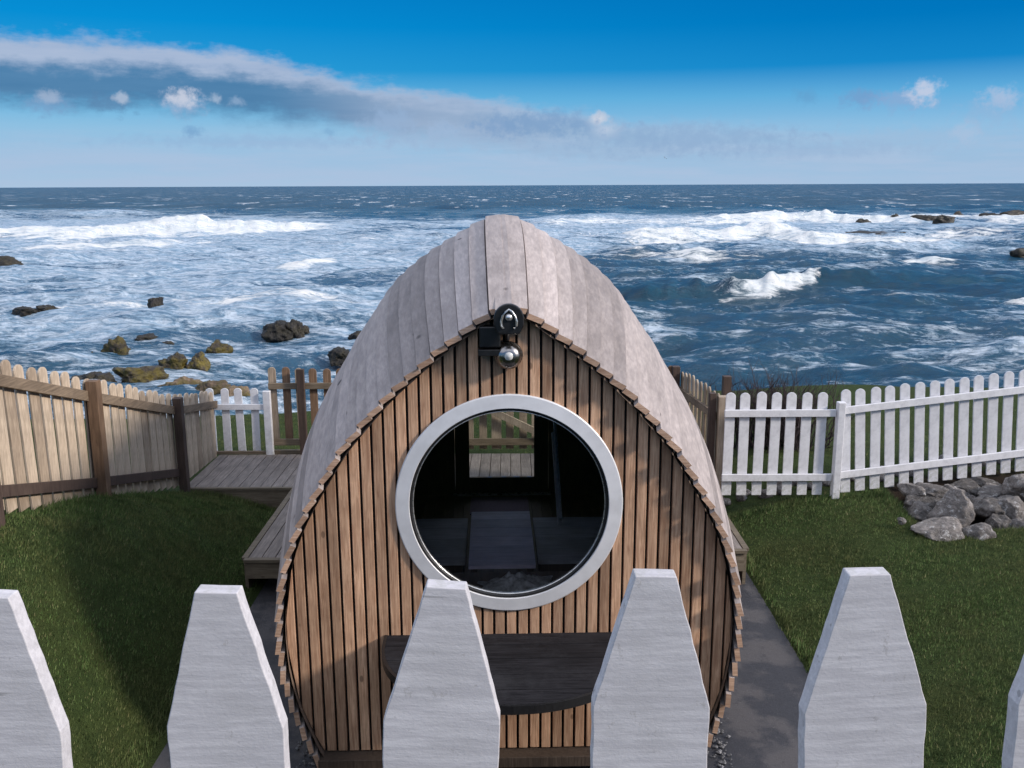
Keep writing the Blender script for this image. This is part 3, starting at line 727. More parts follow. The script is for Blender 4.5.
# ------------------------------------------------------------------ decking
DZ = .352
deck = tag(empty('timber_deck', (0, 9.6, 0)), 'grey timber decking round the back of the pod, reaching the white picket panel', 'decking')
mb = MB(); x = -3.62; rd = random.Random(2)
def db(x0, x1, y0, y1): mb.box((x0, y0 - 9.6, DZ - .028 + rd.uniform(-.001, .001)), (x1, y1 - 9.6, DZ + rd.uniform(-.0015, .0015)))
while x < 2.08:
    x1 = min(x + .12, 2.09); db(x + .003, x1 - .003, 9.68, 10.93); x += .12
for i in range(9): db(-2.36 + i * .12 + .003, -2.36 + (i + 1) * .12 - .003, 7.70, 9.674)
for i in range(7): db(1.25 + i * .12 + .003, 1.25 + (i + 1) * .12 - .003, 7.86, 9.674)
mb.build('deck_boards', M['deck'], deck, bevel=.003)
mb = MB()
TR = [((-3.63, 9.625 - 9.6, DZ - .028), (-2.36, 9.675 - 9.6, DZ + .003)), ((-2.39, 7.64 - 9.6, DZ - .028), (-1.15, 7.696 - 9.6, DZ + .003)), ((1.2, 7.80 - 9.6, DZ - .028), (2.12, 7.856 - 9.6, DZ + .003)),
 ((-2.42, 7.70 - 9.6, DZ - .028), (-2.364, 9.62 - 9.6, DZ + .002)), ((2.095, 7.86 - 9.6, DZ - .028), (2.15, 10.9 - 9.6, DZ + .002))]
for q in TR: MB().box(*q).build('edge_trim', M['deckx'], deck, bevel=.003)
FS = []
FS.append(((-3.62, .035, .05), (-2.40, .065, DZ - .030))); FS.append(((-2.38, -1.94, .17), (-1.15, -1.91, DZ - .030))); FS.append(((1.2, -1.78, .15), (2.10, -1.75, DZ - .030)))
FS.append(((-2.40, -1.905, 0), (-2.37, .03, DZ - .030))); FS.append(((2.10, -1.745, 0), (2.13, 1.3, DZ - .030))); FS.append(((-3.62, 1.3, 0), (2.1, 1.33, DZ - .03)))
for q in FS: MB().box(*q).build('fascia', M['deckx'], deck)

# ------------------------------------------------------------------ fences
def round_picket(w, h, th, n=8):
    r = w / 2; poly = [(-r, 0), (r, 0), (r, h - r * .9)] + [(r * math.cos(math.pi * k / n), h - r * .9 + .9 * r * math.sin(math.pi * k / n)) for k in range(1, n)] + [(-r, h - r * .9)]
    return MB().prism(poly, -th / 2, th / 2)
def place(me_obj, parent, name, loc, rot=(0, 0, 0), scale=(1, 1, 1), first=[None]):
    o = me_obj.copy(); col.objects.link(o); o.name = name; o.parent = parent; o.location = loc; o.rotation_euler = rot; o.scale = scale; return o
def proto(mb, name, mat, bevel=.003):
    o = mb.build(name, mat, None, bevel=bevel); return o
protos = []
# left timber fence, running away from the camera along the top of the bank
fl = tag(empty('timber_fence', (-3.62, 7.6, 0)), 'pale brown timber picket fence climbing the bank at the left of the lawn', 'fence')
pk = proto(round_picket(.130, 1.16, .018), 'picket', M['picket_t']); pk.data.name = 'picket_mesh'
fz = lambda Y: float(np.interp(Y, [4.0, 6.2, 7.67, 9.63, 11.0], [1.45, 1.30, .88, .35, .30]))
ft = lambda Y: float(np.interp(Y, [4.0, 6.2, 7.67, 9.63, 11.0], [2.66, 2.48, 2.01, 1.40, 1.15]))
pkd = proto(round_picket(.130, 1.16, .018), 'picket', M['picket_d'])
Y = 4.55; i = 0; first = True
while Y < 10.95:
    z0, z1 = fz(Y) + .03, ft(Y) + rnd.uniform(-.015, .015); hh = z1 - z0
    src = pkd if rnd.random() < .13 else pk
    place(src, fl, 'picket', (-.035, Y - 7.6, z0), (rnd.uniform(-.012, .012), rnd.uniform(-.012, .012), R(90)), (1, 1, hh / 1.16)); i += 1
    Y += .166
# second, inner row set behind the gaps (hit and miss)
Y = 4.64
while Y < 9.5:
    z0, z1 = fz(Y) + .03, ft(Y) - .02 + rnd.uniform(-.02, .01)
    if rnd.random() < .45: place(pkd, fl, 'picket', (-.125, Y - 7.6, z0), (0, rnd.uniform(-.01, .01), R(90)), (.8, 1, (z1 - z0) / 1.16))
    Y += .166
for a, b in ((4.4, 6.2), (6.2, 7.67), (7.67, 9.63), (9.63, 10.95)):
    MB().beam((.0, a - 7.6, ft(a) - .17), (.0, b - 7.6, ft(b) - .17), .04, .085).build('rail', M['rail_t'], fl, bevel=.003)
    if a < 9: 
        o = MB().beam((.0, a - 7.6, fz(a) + .19), (.0, b - 7.6, fz(b) + .19), .04, .085).build('rail', M['post_dk'], fl, bevel=.003); o['label'] = 'dark lower rail'
for Yp, w_, m_k in ((6.02, .09, 'post_dk'), (7.67, .095, 'post_t'), (9.58, .09, 'post_dk')):
    o = MB().box((-.0, Yp - 7.6 - w_ / 2, fz(Yp) - .25), (w_, Yp - 7.6 + w_ / 2, ft(Yp) - (.03 if Yp > 6.5 else .35))).build('post', M[m_k], fl, bevel=.004)
# white picket panel behind the deck
wp = proto(round_picket(.10, 1.0, .018), 'picket', M['white_far'])
def rail_between(par, p, q, w, h, mat): return MB().beam(p, q, w, h).build('rail', mat, par, bevel=.003)
wpan = tag(empty('picket_panel', (-3.30, 10.98, DZ)), 'short white picket panel between the timber fence and the brown rear fence', 'fence')
for k, xx in enumerate((-.22, -.045, .135)):
    place(wp, wpan, 'picket', (xx, 0, .0), (0, R(rnd.uniform(-1, 1)), 0), (.95, 1, .83))
place(wp, wpan, 'picket', (-.40, 0, .0), (0, 0, 0), (.95, 1, .83))
o = MB().box((.26, -.06, -.12), (.35, .0, .80)).build('post', M['white_far'], wpan, bevel=.006)
rail_between(wpan, (-.45, -.03, .60), (.26, -.03, .60), .028, .07, M['white_far'])
o = rail_between(wpan, (-.45, -.03, .02), (.26, -.03, .02), .03, .04, M['railx_t'])
# brown rear fence, left part
def rear_fence(name, label, x0, x1, posts, top=1.07, base=.0, sp=.165, w=.095):
    r = tag(empty(name, ((x0 + x1) / 2, 11.03, DZ)), label, 'fence'); cx = (x0 + x1) / 2
    x = x0 + .05
    while x < x1:
        place(rear_p if rnd.random() < .6 else rear_p2, r, 'picket', (x - cx, 0, base + .09), (0, R(rnd.uniform(-.8, .8)), 0), (w / .1, 1, (top - .09 + rnd.uniform(-.012, .012)))); x += sp
    rail_between(r, (x0 - cx, -.035, top - .22), (x1 - cx, -.035, top - .22), .035, .075, M['railx_t'])
    rail_between(r, (x0 - cx, -.035, .14), (x1 - cx, -.035, .14), .035, .08, M['railx_t'])
    MB().box((x0 - cx, -.02, -.20), (x1 - cx, .02, .03)).build('gravel_board', M['railx_t'], r, bevel=.003)
    for p in posts: MB().box((p - cx - .045, -.12, -.3), (p - cx + .045, -.055, top)).build('post', M['post_dk'], r, bevel=.004)
    return r
rear_p = proto(round_picket(.10, 1.0, .018), 'picket', M['post_t']); rear_p2 = proto(round_picket(.10, 1.0, .018), 'picket', M['picket_d'])
rear_fence('rear_fence', 'weathered brown picket fence behind the deck, left of the pod', -2.98, -.80, (-2.57,))
rear_fence('rear_fence', 'brown picket fence mostly hidden behind the right side of the pod', .58, 2.05, (.62,))
# timber gate seen through the pod's door
gt = tag(empty('timber_gate', (-.11, 11.0, DZ)), 'timber gate with a diagonal brace, seen through the glazed rear door', 'gate')
for k in range(8):
    place(rear_p2 if k % 3 else pk, gt, 'picket', (-.58 + k * .165, 0, .04), (0, 0, 0), (.95, 1, .98 if k % 3 else .85))
for z in (.14, .80): rail_between(gt, (-.66, -.035, z), (.66, -.035, z), .03, .085, M['railx_t'])
MB().beam((-.62, -.075, .78), (.62, -.075, .17), .03, .085).build('brace', M['picket_t'], gt, bevel=.003)
# brown return fence right of the pod
fr = tag(empty('return_fence', (2.15, 10.3, DZ)), 'orange-brown timber fence closing the right end of the deck, beside the white fence', 'fence')
Y = 9.72; 
while Y < 11.0:
    xx = 2.24 - (Y - 9.7) * .14
    place(pkd if rnd.random() < .4 else pk, fr, 'picket', (xx - 2.15, Y - 10.3, -.15), (0, rnd.uniform(-.02, .02), R(90)), (.9, 1, (1.19 + rnd.uniform(-.02, .02)) / 1.16)); Y += .135
MB().beam((.055, -.6, .78), (-.11, .7, .78), .04, .08).build('rail', M['rail_t'], fr); MB().beam((.055, -.6, .1), (-.11, .7, .1), .04, .08).build('rail', M['rail_t'], fr)
MB().box((.07, -.70, -.4), (.165, -.60, 1.01)).build('post', M['picket_t'], fr, bevel=.004); MB().box((-.02, -.66, -.4), (.05, -.58, 1.04)).build('post', M['post_dk'], fr, bevel=.004)
MB().box((-.20, .62, -.4), (-.11, .72, 1.08)).build('post', M['post_dk'], fr, bevel=.004)
# right white fence
fw_ = tag(empty('white_picket_fence', (3.42, 9.4, .30)), 'long white picket fence with rounded tops along the far edge of the right lawn', 'fence')
wp2 = proto(round_picket(.103, 1.13, .018, 10), 'picket', M['white_far'])
x = 2.36 - 3.49; 
while x < -.08:
    place(wp2, fw_, 'picket', (x, .0, .03), (0, R(rnd.uniform(-.5, .5)), 0), (1, 1, 1 + rnd.uniform(-.006, .006))); x += .162
rail_between(fw_, (-1.19, -.03, .94), (-.02, -.03, .94), .03, .075, M['white_far']); rail_between(fw_, (-1.19, -.03, .235), (-.02, -.03, .235), .03, .075, M['white_far'])
MB().box((-.015, -.075, -.10), (.065, .005, 1.06)).build('post', M['white_far'], fw_, bevel=.008)
sl = .088
x = .16
while x < 3.6:
    place(wp2, fw_, 'picket', (x, .02 + x * .09, .03 + x * sl), (0, -sl * .8 + R(rnd.uniform(-.5, .5)), 0), (1, 1, 1 + rnd.uniform(-.006, .006))); x += .163
for z in (.96, .25): rail_between(fw_, (.06, -.01, z + .0), (3.7, -.01 + 3.7 * .09, z + 3.7 * sl), .03, .075, M['white_far'])
# lone brown post behind the fence
p = atY(727, 376, 11.2)
o = MB().box((-.05, -.05, 0), (.05, .05, p.z - .1)).build('fence_post', M['post_dk'], None, bevel=.004); o.location = (p.x, 11.2, .1); tag(o, 'lone dark brown post just behind the left end of the white fence', 'post')
# near white fence: flat-topped pointed pickets
nf = tag(empty('near_picket_fence', (0, .70, 2.2)), 'white picket fence with tapered flat-topped pickets right in front of the camera', 'fence')
for i, (cx, cy, tilt, wm) in enumerate(((-218, 594, 0, 1), (-8, 592, 1.4, 1.0), (218, 588, .2, .985), (446, 582, 2.6, .985), (654, 572, 0., .985), (866, 569, -2.8, 1.03), (1086, 566, -1.5, 1.0), (1300, 566, 0, 1))):
    tp = atY(cx, cy, .70); hgt = tp.z - 2.28; r_ = random.Random(40 + i)
    w, tw, sh = .0495 * wm, .0165 + r_.uniform(-.001, .001), .119
    poly = [(-w, 0), (w, 0), (w, hgt - sh + r_.uniform(-.004, .004)), (tw + .001, hgt - .001), (-tw, hgt), (-w, hgt - sh + r_.uniform(-.004, .004))]
    # subdivided outline so the sawn edges wander a little
    fine = []
    for (a, b) in zip(poly, poly[1:] + poly[:1]):
        m = max(1, int(math.hypot(b[0] - a[0], b[1] - a[1]) / .012))
        for k in range(m):
            t_ = k / m; j = 0 if k == 0 else r_.uniform(-.0005, .0005); fine.append((a[0] + (b[0] - a[0]) * t_ + j, a[1] + (b[1] - a[1]) * t_ + j * .5))
    o = MB().prism(fine, -.008, .008).build('picket', M['white'], nf, bevel=.0009)
    # hang by the top so that the tilt keeps the tip in place
    o.location = (tp.x, 0, .08); o.rotation_euler.y = R(tilt)
    o.location.x += -math.sin(R(tilt)) * hgt
for z in (.28, .60): MB().box((-1.6, .010, z - .035), (1.6, .045, z + .035)).build('rail', M['white'], nf, bevel=.003)
for sx in (-1.1, 1.15): MB().box((sx - .045, .046, -.3), (sx + .045, .13, .80)).build('post', M['white'], nf, bevel=.004)
for o in (pk, pkd, wp, rear_p, rear_p2, wp2): bpy.data.objects.remove(o)

# ------------------------------------------------------------------ rocks
def rock(name, mat, centre, size, seed, sub=4, rough=.28, facets=7, rz=0., smooth=True):
    r = random.Random(seed); bm = bmesh.new(); bmesh.ops.create_icosphere(bm, subdivisions=sub, radius=1)
    planes = [(Vector((r.gauss(0, 1), r.gauss(0, 1), r.gauss(0, .8))).normalized(), r.uniform(.55, .85)) for _ in range(facets)]
    off = Vector((r.uniform(0, 50), r.uniform(0, 50), r.uniform(0, 50)))
    for v in bm.verts:
        p = v.co.copy()
        for n_, d_ in planes:
            e = p.dot(n_) - d_
            if e > 0: p -= n_ * e * .88
        n3 = mn.noise(p * 1.4 + off) * rough + mn.noise(p * 3.5 + off) * rough * .6 + mn.noise(p * 9 + off) * rough * .32
        p *= 1 + n3
        v.co = Vector((p.x * size[0], p.y * size[1], p.z * size[2]))
    for ax in range(3):
        lo = min(v.co[ax] for v in bm.verts); hi = max(v.co[ax] for v in bm.verts); k_ = 2 * size[ax] / (hi - lo); md = (lo + hi) / 2
        for v in bm.verts: v.co[ax] = (v.co[ax] - md) * k_
    me = bpy.data.meshes.new(name); bm.to_mesh(me); bm.free(); me.materials.append(mat)
    if smooth: me.polygons.foreach_set('use_smooth', [True] * len(me.polygons))
    o = bpy.data.objects.new(name, me); col.objects.link(o); o.location = centre; o.rotation_euler.z = rz; return o
# (x0, x1, ytop, ybase, material, label)
SR = [(-12, 18, 255, 265, 'rock_dark', 'low black rock awash at the far left edge of the surf'),
 (4, 34, 305, 314, 'rock_dark', 'flat weedy reef rock near the left edge of the sea'), (30, 58, 303, 312, 'rock_dark', 'flat dark reef rock joined to the one at the left edge'),
 (145, 162, 294, 308, 'rock_dark', 'lone dark square rock standing in the left surf'),
 (95, 129, 331, 358, 'rock_sea', 'tallest orange-brown weedy rock in the left shallows'), (81, 97, 350, 361, 'rock_sea', 'small rock touching the left foot of the tallest rock'),
 (116, 136, 320, 330, 'rock_dark', 'small dark peaked rock behind the tallest rock'), (80, 112, 326, 335, 'rock_dark', 'flat dark rock awash left of the peaked rock'),
 (128, 160, 332, 343, 'rock_dark', 'low dark rock right of the tallest rock'), (156, 186, 349, 367, 'rock_sea', 'left one of two weedy boulders side by side near the shore'),
 (183, 208, 348, 366, 'rock_sea', 'right one of two weedy boulders side by side near the shore'), (201, 231, 336, 355, 'rock_sea', 'rounded golden-green weedy boulder above the pair'),
 (258, 292, 317, 335, 'rock_dark', 'broad dark craggy rock left of the roof'), (282, 304, 315, 333, 'rock_dark', 'dark craggy rock leaning on the broad one'), (270, 322, 308, 319, 'rock_dark', 'long dark flat rock behind the broad craggy rock'),
 (298, 309, 324, 331, 'rock_dark', 'tiny rock right of the craggy pair'), (324, 350, 345, 358, 'rock_dark', 'dark rock half hidden by the left roof edge'), (346, 366, 329, 338, 'rock_dark', 'dark rock upper of two by the left roof edge'),
 (158, 174, 340, 345, 'rock_dark', 'sliver of dark rock awash between the boulders'),
 (105, 162, 362, 382, 'rock_sea', 'long weedy brown rock on the shore above the timber fence'), (150, 202, 372, 392, 'rock_brown', 'smooth brown shore rock above the timber fence'),
 (188, 232, 377, 396, 'rock_brown', 'grey-brown shore boulder above the white picket panel'), (60, 112, 368, 386, 'rock_dark', 'dark shore rock above the fence posts'),
 (216, 250, 384, 400, 'rock_brown', 'low brown shore boulder at the right of the row'), (330, 372, 377, 392, 'rock_brown', 'brown shore rock behind the left roof edge'),
 (846, 918, 230, 238, 'rock_dark', 'long low black reef in the right surf'), (856, 872, 218, 224, 'rock_dark', 'small black rock left of the right-hand chain'),
 (890, 903, 213, 221, 'rock_dark', 'square black rock second in the right-hand chain'), (911, 940, 214, 222, 'rock_dark', 'wide black rock in the middle of the right-hand chain'),
 (934, 957, 214, 223, 'rock_dark', 'black rock joined to the wide one of the chain'), (952, 970, 210, 219, 'rock_dark', 'peaked black rock of the right-hand chain'),
 (978, 1006, 212, 220, 'rock_dark', 'black rock near the right end of the chain'), (1001, 1030, 209, 219, 'rock_dark', 'last black rock of the chain at the right edge'),
 (950, 962, 240, 244, 'rock_dark', 'tiny black rock under the right-hand chain'), (1012, 1040, 247, 255, 'rock_dark', 'black rock alone at the right edge below the chain'),
 (960, 972, 228, 232, 'rock_dark', 'tiny black rock right of the long low reef')]
for i, (x0, x1, yt, yb, mk, lab) in enumerate(SR):
    zb = SZ if yb < 362 else SZ + .15
    pc = atZ((x0 + x1) / 2, yb, zb); zc = pc.y / c_ * .99; wd = (x1 - x0) / F * zc * 1.03
    top = atY((x0 + x1) / 2, yt, pc.y + wd * .3).z; hgt = max(.15, top - zb)
    dp = wd * (.75 if yb > 300 else .5)
    o = rock('sea_rock', M[mk], (pc.x, pc.y + dp * .42, zb - hgt * .05), (wd / 2 * (.93 if yb > 270 else 1.), dp / 2, hgt * (.86 if yb > 270 else 1.)), 100 + i, 5 if yb > 300 else 4, .34, 8, rnd.uniform(-.2, .2))
    tag(o, lab, 'rock')
# boulders of the stone bank under the white fence
BR = [(904, 931, 501, 524, 8.95, 'long pale boulder at the left foot of the stone bank'), (906, 952, 492, 514, 9.05, 'lichen-white boulder on top of the left of the stone bank'),
 (930, 970, 491, 538, 8.75, 'big sloping grey slab in the middle of the stone bank'), (914, 967, 519, 539, 8.45, 'pale flat boulder half sunk in the lawn below the slab'),
 (962, 991, 522, 543, 8.4, 'brown-grey boulder right of the slab at the lawn edge'), (974, 1007, 498, 516, 8.95, 'square grey boulder right of the dark gap'),
 (985, 1010, 515, 539, 8.7, 'rounded grey boulder in the lower right of the bank'), (1005, 1040, 474, 500, 9.05, 'tall blocky boulder under the right end of the fence'),
 (996, 1034, 497, 524, 8.85, 'large violet-grey boulder at the right edge'), (976, 1006, 486, 500, 9.25, 'flat lichened boulder directly under the pickets'),
 (1004, 1040, 537, 550, 8.3, 'low pale boulder at the lower right edge of the bank'), (1014, 1044, 520, 541, 8.5, 'dark boulder at the right edge below the violet-grey one'),
 (903, 922, 483, 495, 9.25, 'small boulder at the left top of the bank by the fence'), (919, 949, 484, 497, 9.2, 'boulder under the pickets beside the small top one'),
 (965, 977, 494, 507, 9.15, 'small brown stone in the dark gap of the bank'), (988, 1004, 539, 549, 8.3, 'small pale stone on the lawn edge below the bank'), (944, 964, 486, 500, 9.3, 'stone wedged under the pickets above the slab'),
 (898, 906, 516, 522, 8.55, 'white pebble on the grass at the left end of the bank'),
 (950, 982, 482, 497, 9.4, 'mid-grey stone tucked under the pickets left of the flat lichened one'), (976, 996, 478, 490, 9.5, 'small dark stone behind the pickets near the right of the bank'), (1030, 1062, 468, 490, 9.3, None),
 (1040, 1080, 480, 530, 8.9, None), (1050, 1100, 520, 555, 8.4, None)]
for i, (x0, x1, yt, yb, Yd, lab) in enumerate(BR):
    a = atY(x0, (yt + yb) / 2, Yd); b = atY(x1, (yt + yb) / 2, Yd); t = atY((x0 + x1) / 2, yt, Yd); d = atY((x0 + x1) / 2, yb, Yd)
    c = (a + b) / 2; wd = (b - a).length; hg = t.z - d.z
    o = rock('boulder', M['rock_land'], (c.x, Yd, (t.z + d.z) / 2 - .02), (wd / 2 * 1.08, max(.22, wd * .5) if wd > .2 else wd * .6, hg / 2 * 1.2), 300 + i, 5, .15, 12, rnd.uniform(-.5, .5))
    tag(o, lab or ['cut-off boulder at the far right end of the bank, highest up', 'boulder of the stone bank beyond the right edge', 'low boulder of the bank further right beside the lawn'][i % 3], 'boulder')
# stones scattered behind the white fence
for i in range(26):
    x = 2.4 + i * .14 + rnd.uniform(-.05, .05); y = 9.75 + rnd.uniform(0, .25); s = rnd.uniform(.05, .10)
    o = rock('stone', M['rock_land'], (x, y, gz(x, y) + s * .3), (s * 1.2, s, s * .8), 500 + i, 3, .25, 6)
    tag(o, 'fist-sized grey stone in the row just behind the white fence', 'stone', 'stones behind the white fence')
# gravel strip at the foot of the pod
rs = np.random.RandomState(8); mb = MB()
for k in range(900):
    sd = rs.choice([-1, 1]); y = rs.uniform(4.9, 7.6); x = sd * (1.30 + (y - 5.1) * .08 + rs.normal(0, .045)) + .0
    if rs.rand() < .3: y = rs.uniform(4.7, 5.0); x = rs.uniform(-1.3, 1.3)
    s = rs.uniform(.006, .019); z = .01 + s * .5
    q = [(x + s * dx * rs.uniform(.6, 1.2), y + s * dy * rs.uniform(.6, 1.2), z + s * dz * rs.uniform(.5, .9)) for dx, dy, dz in ((1,0,0),(-1,0,0),(0,1,0),(0,-1,0),(0,0,1),(0,0,-1))]
    mb.add(q, [(0,2,4),(2,1,4),(1,3,4),(3,0,4),(2,0,5),(1,2,5),(3,1,5),(0,3,5)])
tag(mb.build('gravel', M['gravel']), 'pale gravel chips along the foot of the pod', 'gravel', kind='stuff')

# ------------------------------------------------------------------ shrub, plants, gull
sh = tag(empty('twiggy_shrub', (3.45, 11.6, .15)), 'bare dark twiggy shrub rising behind the white fence', 'shrub')
mb = MB(); r = random.Random(9)
def twig(p, d, L, rad, lev):
    pts = [p]; q = p.copy(); dd = d.copy(); n = 4
    for k in range(n):
        dd = (dd + Vector((r.gauss(0, .12), r.gauss(0, .12), r.gauss(.05, .08)))).normalized(); q = q + dd * L / n; pts.append(q.copy())
    mb.tube(pts, [rad * (1 - .6 * k / n) for k in range(n + 1)], 4)
    if lev > 0:
        for _ in range(3 + (lev > 1)):
            k = r.randint(1, n); twig(pts[k], (dd + Vector((r.gauss(0, .45), r.gauss(0, .45), r.gauss(.1, .25)))).normalized(), L * r.uniform(.4, .65), rad * .6, lev - 1)
for k in range(150):
    x = r.gauss(0, .26) if k > 14 else r.uniform(-.95, .8); hgt = r.uniform(.46, .68) * (1 if k > 9 else .95)
    twig(Vector((x, r.gauss(0, .15), 0)), Vector((r.gauss(0, .2), r.gauss(0, .2), 1)).normalized(), hgt, .010, 2)
mb.build('branches', M['twig'], sh)
gp_ = atY(665, 158, 210)
mb = MB()
mb.add([(-.05,-.18,0),(.05,-.18,0),(.07,.1,.03),(-.07,.1,.03),(0,.25,0),(0,-.3,.02),(0,0,.09),(0,0,-.07)], [(5,0,6),(5,6,1),(0,3,6),(1,6,2),(3,4,6),(4,2,6),(5,7,0),(5,1,7),(0,7,3),(1,2,7),(3,7,4),(4,7,2)])
for s in (-1, 1):
    w_ = [(s*.04,-.1,.03),(s*.04,.1,.03),(s*.35,.06,.16),(s*.35,-.12,.16),(s*.68,.02,.08),(s*.66,-.05,.08)]
    mb.add(w_ + [(a, b, c - .015) for a, b, c in w_], [(0,1,2,3),(3,2,4,5),(9,8,7,6),(11,10,8,9),(0,3,9,6),(3,5,11,9),(1,7,8,2),(2,8,10,4),(4,10,11,5)])
o = mb.build('gull', M['bird']); o.location = gp_; o.rotation_euler = (0, R(25), R(40)); tag(o, 'tiny white gull gliding over the sea', 'bird')

# ------------------------------------------------------------------ light and sky
EXPO = .90
SUN = Vector((.85, -.31, .46)).normalized()
sl_ = bpy.data.lights.new('sun', 'SUN'); sl_.energy = 2.0; sl_.angle = R(7.0); sl_.color = (1, .90, .80)
so = bpy.data.objects.new('sun', sl_); col.objects.link(so); so.rotation_euler = SUN.to_track_quat('Z', 'Y').to_euler()
wd = bpy.data.worlds.new('World'); sc.world = wd; wd.use_nodes = True
class WT(NT):
    def __init__(self, tree):
        self.t = tree; self.t.nodes.clear(); self.out = self.n('ShaderNodeOutputWorld'); self.tc = self.n('ShaderNodeTexCoord')
N = WT(wd.node_tree)
sky = N.n('ShaderNodeTexSky', sky_type='NISHITA'); sky.sun_disc = False
sky.sun_elevation = math.asin(SUN.z); sky.sun_rotation = math.atan2(SUN.x, SUN.y); sky.ozone_density = 2.5; sky.dust_density = .4
gen = N.tc.outputs['Generated']
sp = N.n('ShaderNodeSeparateXYZ'); N.put(sp.inputs[0], gen)
el = N.math('MULTIPLY', N.math('ARCSINE', sp.outputs[2]), 180 / math.pi)
az = N.math('MULTIPLY', N.math('ARCTAN2', sp.outputs[0], sp.outputs[1]), 180 / math.pi)
def lin(r, g, b):
    f = lambda c: ((c / 255 + .055) / 1.055) ** 2.4 if c > 10 else c / 255 / 12.92
    return (f(r), f(g), f(b))
def ang(x, y):
    d = ray(x, y).normalized(); return math.degrees(math.atan2(d.x, d.y)), math.degrees(math.asin(d.z))
KS = 1 / 2 ** EXPO
def S(r, g, b): return tuple(c * KS for c in lin(r, g, b))
e20 = N.math('DIVIDE', el, 20., clamp=True)
left = N.ramp(e20, [(0, S(168, 198, 224)), (.06, S(158, 193, 224)), (.16, S(140, 192, 226)), (.25, S(100, 180, 224)), (.33, S(40, 156, 216)), (.45, S(6, 142, 212)), (.7, S(2, 112, 190)), (1, S(4, 84, 160))])
right = N.ramp(e20, [(0, S(160, 192, 222)), (.06, S(152, 190, 222)), (.16, S(140, 190, 226)), (.25, S(96, 172, 220)), (.33, S(20, 134, 202)), (.45, S(0, 118, 190)), (.7, S(0, 96, 172)), (1, S(2, 76, 150))])
base = N.mix(N.mr(az, -28, 30), left, right)
# clouds, laid out by direction in the sky
vm = N.n('ShaderNodeCombineXYZ'); N.put(vm.inputs[0], az); N.put(vm.inputs[1], el)
av = vm.outputs[0]
nA = N.noise(N.mapping((.35, 1.3, 1), av), .5, 5, .6); nB = N.noise(N.mapping((.6, 1, 1), av), 1.1, 6, .62); nC = N.noise(N.mapping((.12, 1.2, 1), av), .9, 4, .6)
def curve(pts):   # (px, py) of an edge in the photo -> elevation as function of azimuth
    P = sorted(ang(x, y) for x, y in pts); lo, hi = -40., 40.
    n = N.n('ShaderNodeFloatCurve'); N.put(n.inputs['Value'], N.mr(az, lo, hi, 0, 1, 'LINEAR'))
    cv = n.mapping.curves[0]; P = [((a - lo) / (hi - lo), e / 20) for a, e in P]
    P = [(0, P[0][1])] + P + [(1, P[-1][1])]
    cv.points[0].location = P[0]; cv.points[1].location = P[-1]
    for q in P[1:-1]: cv.points.new(*q)
    n.mapping.update(); return N.math('MULTIPLY', n.outputs[0], 20.)
top = curve([(0, 29), (120, 38), (230, 48), (330, 70), (420, 88), (512, 100), (620, 116), (760, 126), (900, 140), (1024, 150)])
mid = curve([(0, 63), (120, 68), (230, 78), (330, 88), (420, 104), (512, 118), (620, 130), (760, 140), (900, 155), (1024, 160)])
bot = curve([(0, 102), (120, 106), (230, 114), (330, 126), (420, 138), (512, 148), (620, 154), (760, 158), (900, 164), (1024, 168)])
jit = N.math('MULTIPLY', N.math('SUBTRACT', nA, .5), 2.2); jit2 = N.math('MULTIPLY', N.math('SUBTRACT', nB, .5), 2.6)
ej = N.math('ADD', N.math('ADD', el, jit), N.math('MULTIPLY', jit2, .5))
band = N.math('MULTIPLY', N.mr(N.math('SUBTRACT', top, ej), -.25, .75), N.mr(N.math('SUBTRACT', ej, bot), -.7, .9))
dark = N.mr(N.math('SUBTRACT', mid, ej), -.6, .5)
fadeR = N.mr(az, -8, 24, 1, .12)
dark = N.math('MULTIPLY', dark, N.mr(az, -15, -4, 1, .30))
bcol = N.mix(dark, N.mix(nC, S(150, 172, 205), S(190, 200, 220)), N.mix(nC, S(62, 112, 156), S(96, 140, 180)))
c = N.mix(N.math('MULTIPLY', band, N.math('MULTIPLY', fadeR, .93)), base, bcol)
# pale veil along the horizon
veil = N.math('MULTIPLY', N.mr(el, 1.0, 4.2, 1, 0), N.mr(nC, .35, .65, .30, .85))
c = N.mix(veil, c, S(172, 194, 222))
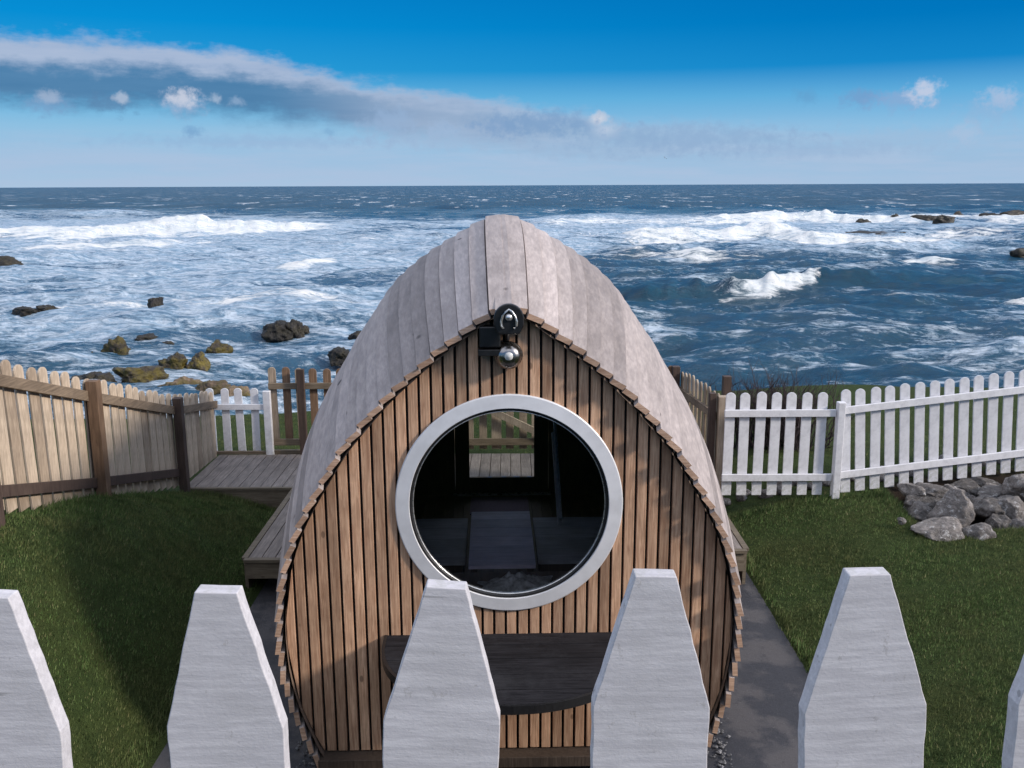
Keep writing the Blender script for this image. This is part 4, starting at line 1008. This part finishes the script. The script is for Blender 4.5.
# small cumulus
def puff(x, y, rx, ry, colr, k=1., soft=1.0):
    global c
    a0, e0 = ang(x, y); dx = N.math('DIVIDE', N.math('SUBTRACT', az, a0), rx / 920 * 57.3); dy = N.math('DIVIDE', N.math('SUBTRACT', el, e0), ry / 920 * 57.3)
    d = N.math('SQRT', N.math('ADD', N.math('MULTIPLY', dx, dx), N.math('MULTIPLY', dy, dy)))
    d = N.math('ADD', d, N.math('MULTIPLY', N.math('SUBTRACT', nP, .5), 2.4))
    c = N.mix(N.math('MULTIPLY', N.mr(d, 1.1, 1.1 - soft, 0, 1), k * .85), c, colr)
nP = N.noise(av, 1.6, 7, .62)
for a in ((430, 140, 90, 12, S(160, 184, 214), .7), (620, 150, 130, 12, S(158, 184, 214), .7), (900, 140, 110, 14, S(160, 188, 218), .6), (48, 104, 26, 12, S(120, 155, 195), .8), (110, 104, 26, 11, S(92, 132, 172), .85), (48, 96, 13, 8, S(172, 188, 212), .7), (122, 97, 9, 6, S(185, 198, 218), .8),
          (182, 104, 24, 15, S(150, 175, 208), .9), (182, 98, 17, 10, S(205, 210, 225), .95), (216, 99, 8, 6, S(180, 198, 220), .7), (236, 102, 9, 6, S(160, 185, 215), .6), (192, 132, 13, 6, S(110, 155, 200), .7),
          (330, 132, 10, 4, S(120, 165, 205), .6), (390, 122, 34, 16, S(150, 178, 212), .8), (445, 130, 22, 12, S(158, 184, 216), .75), (500, 126, 34, 12, S(140, 168, 205), .6),
          (598, 119, 13, 8, S(225, 225, 232), .95), (606, 130, 18, 10, S(190, 205, 226), .9), (540, 124, 80, 16, S(118, 156, 198), .75), (690, 138, 130, 17, S(140, 172, 208), .75), (800, 150, 120, 10, S(150, 178, 212), .5), (250, 142, 160, 8, S(146, 176, 212), .5),
          (806, 97, 15, 8, S(100, 155, 200), .55), (862, 97, 22, 11, S(120, 155, 200), .75), (906, 100, 34, 12, S(140, 170, 210), .8), (924, 92, 16, 14, S(200, 208, 228), .95), (1002, 98, 18, 12, S(180, 195, 222), .85), (966, 132, 14, 12, S(175, 195, 222), .6), (990, 112, 30, 16, S(150, 180, 215), .5)):
    puff(*a)
SKYS = .15
bgA = N.n('ShaderNodeBackground'); N.put(bgA.inputs[0], sky.outputs[0]); bgA.inputs[1].default_value = SKYS
bgB = N.n('ShaderNodeBackground'); N.put(bgB.inputs[0], c); bgB.inputs[1].default_value = 1.0
up = N.mr(el, 13, 34)
# above the view: clear sky plus unseen bright cloud added to fill the shade
hi_n = N.noise(gen, 2.6, 4, .6)
bgC = N.n('ShaderNodeBackground'); bgC.inputs[0].default_value = (.66, .68, .74, 1); bgC.inputs[1].default_value = 1.0
mc = N.n('ShaderNodeMixShader'); N.put(mc.inputs[0], N.mr(hi_n, .38, .56, .15, .9)); N.put(mc.inputs[1], bgA.outputs[0]); N.put(mc.inputs[2], bgC.outputs[0])
bgA = mc
mx = N.n('ShaderNodeMixShader'); N.put(mx.inputs[0], up); N.put(mx.inputs[1], bgB.outputs[0]); N.put(mx.inputs[2], bgA.outputs[0])
N.t.links.new(mx.outputs[0], N.out.inputs[0])
vs_ = sc.view_settings; vs_.view_transform = 'Standard'; vs_.look = 'None'; vs_.exposure = EXPO; vs_.gamma = 1; vs_.use_curve_mapping = False
sc.cycles.max_bounces = 8; sc.cycles.transparent_max_bounces = 12; sc.cycles.caustics_reflective = False; sc.cycles.caustics_refractive = False
sc.cycles.use_denoising = True
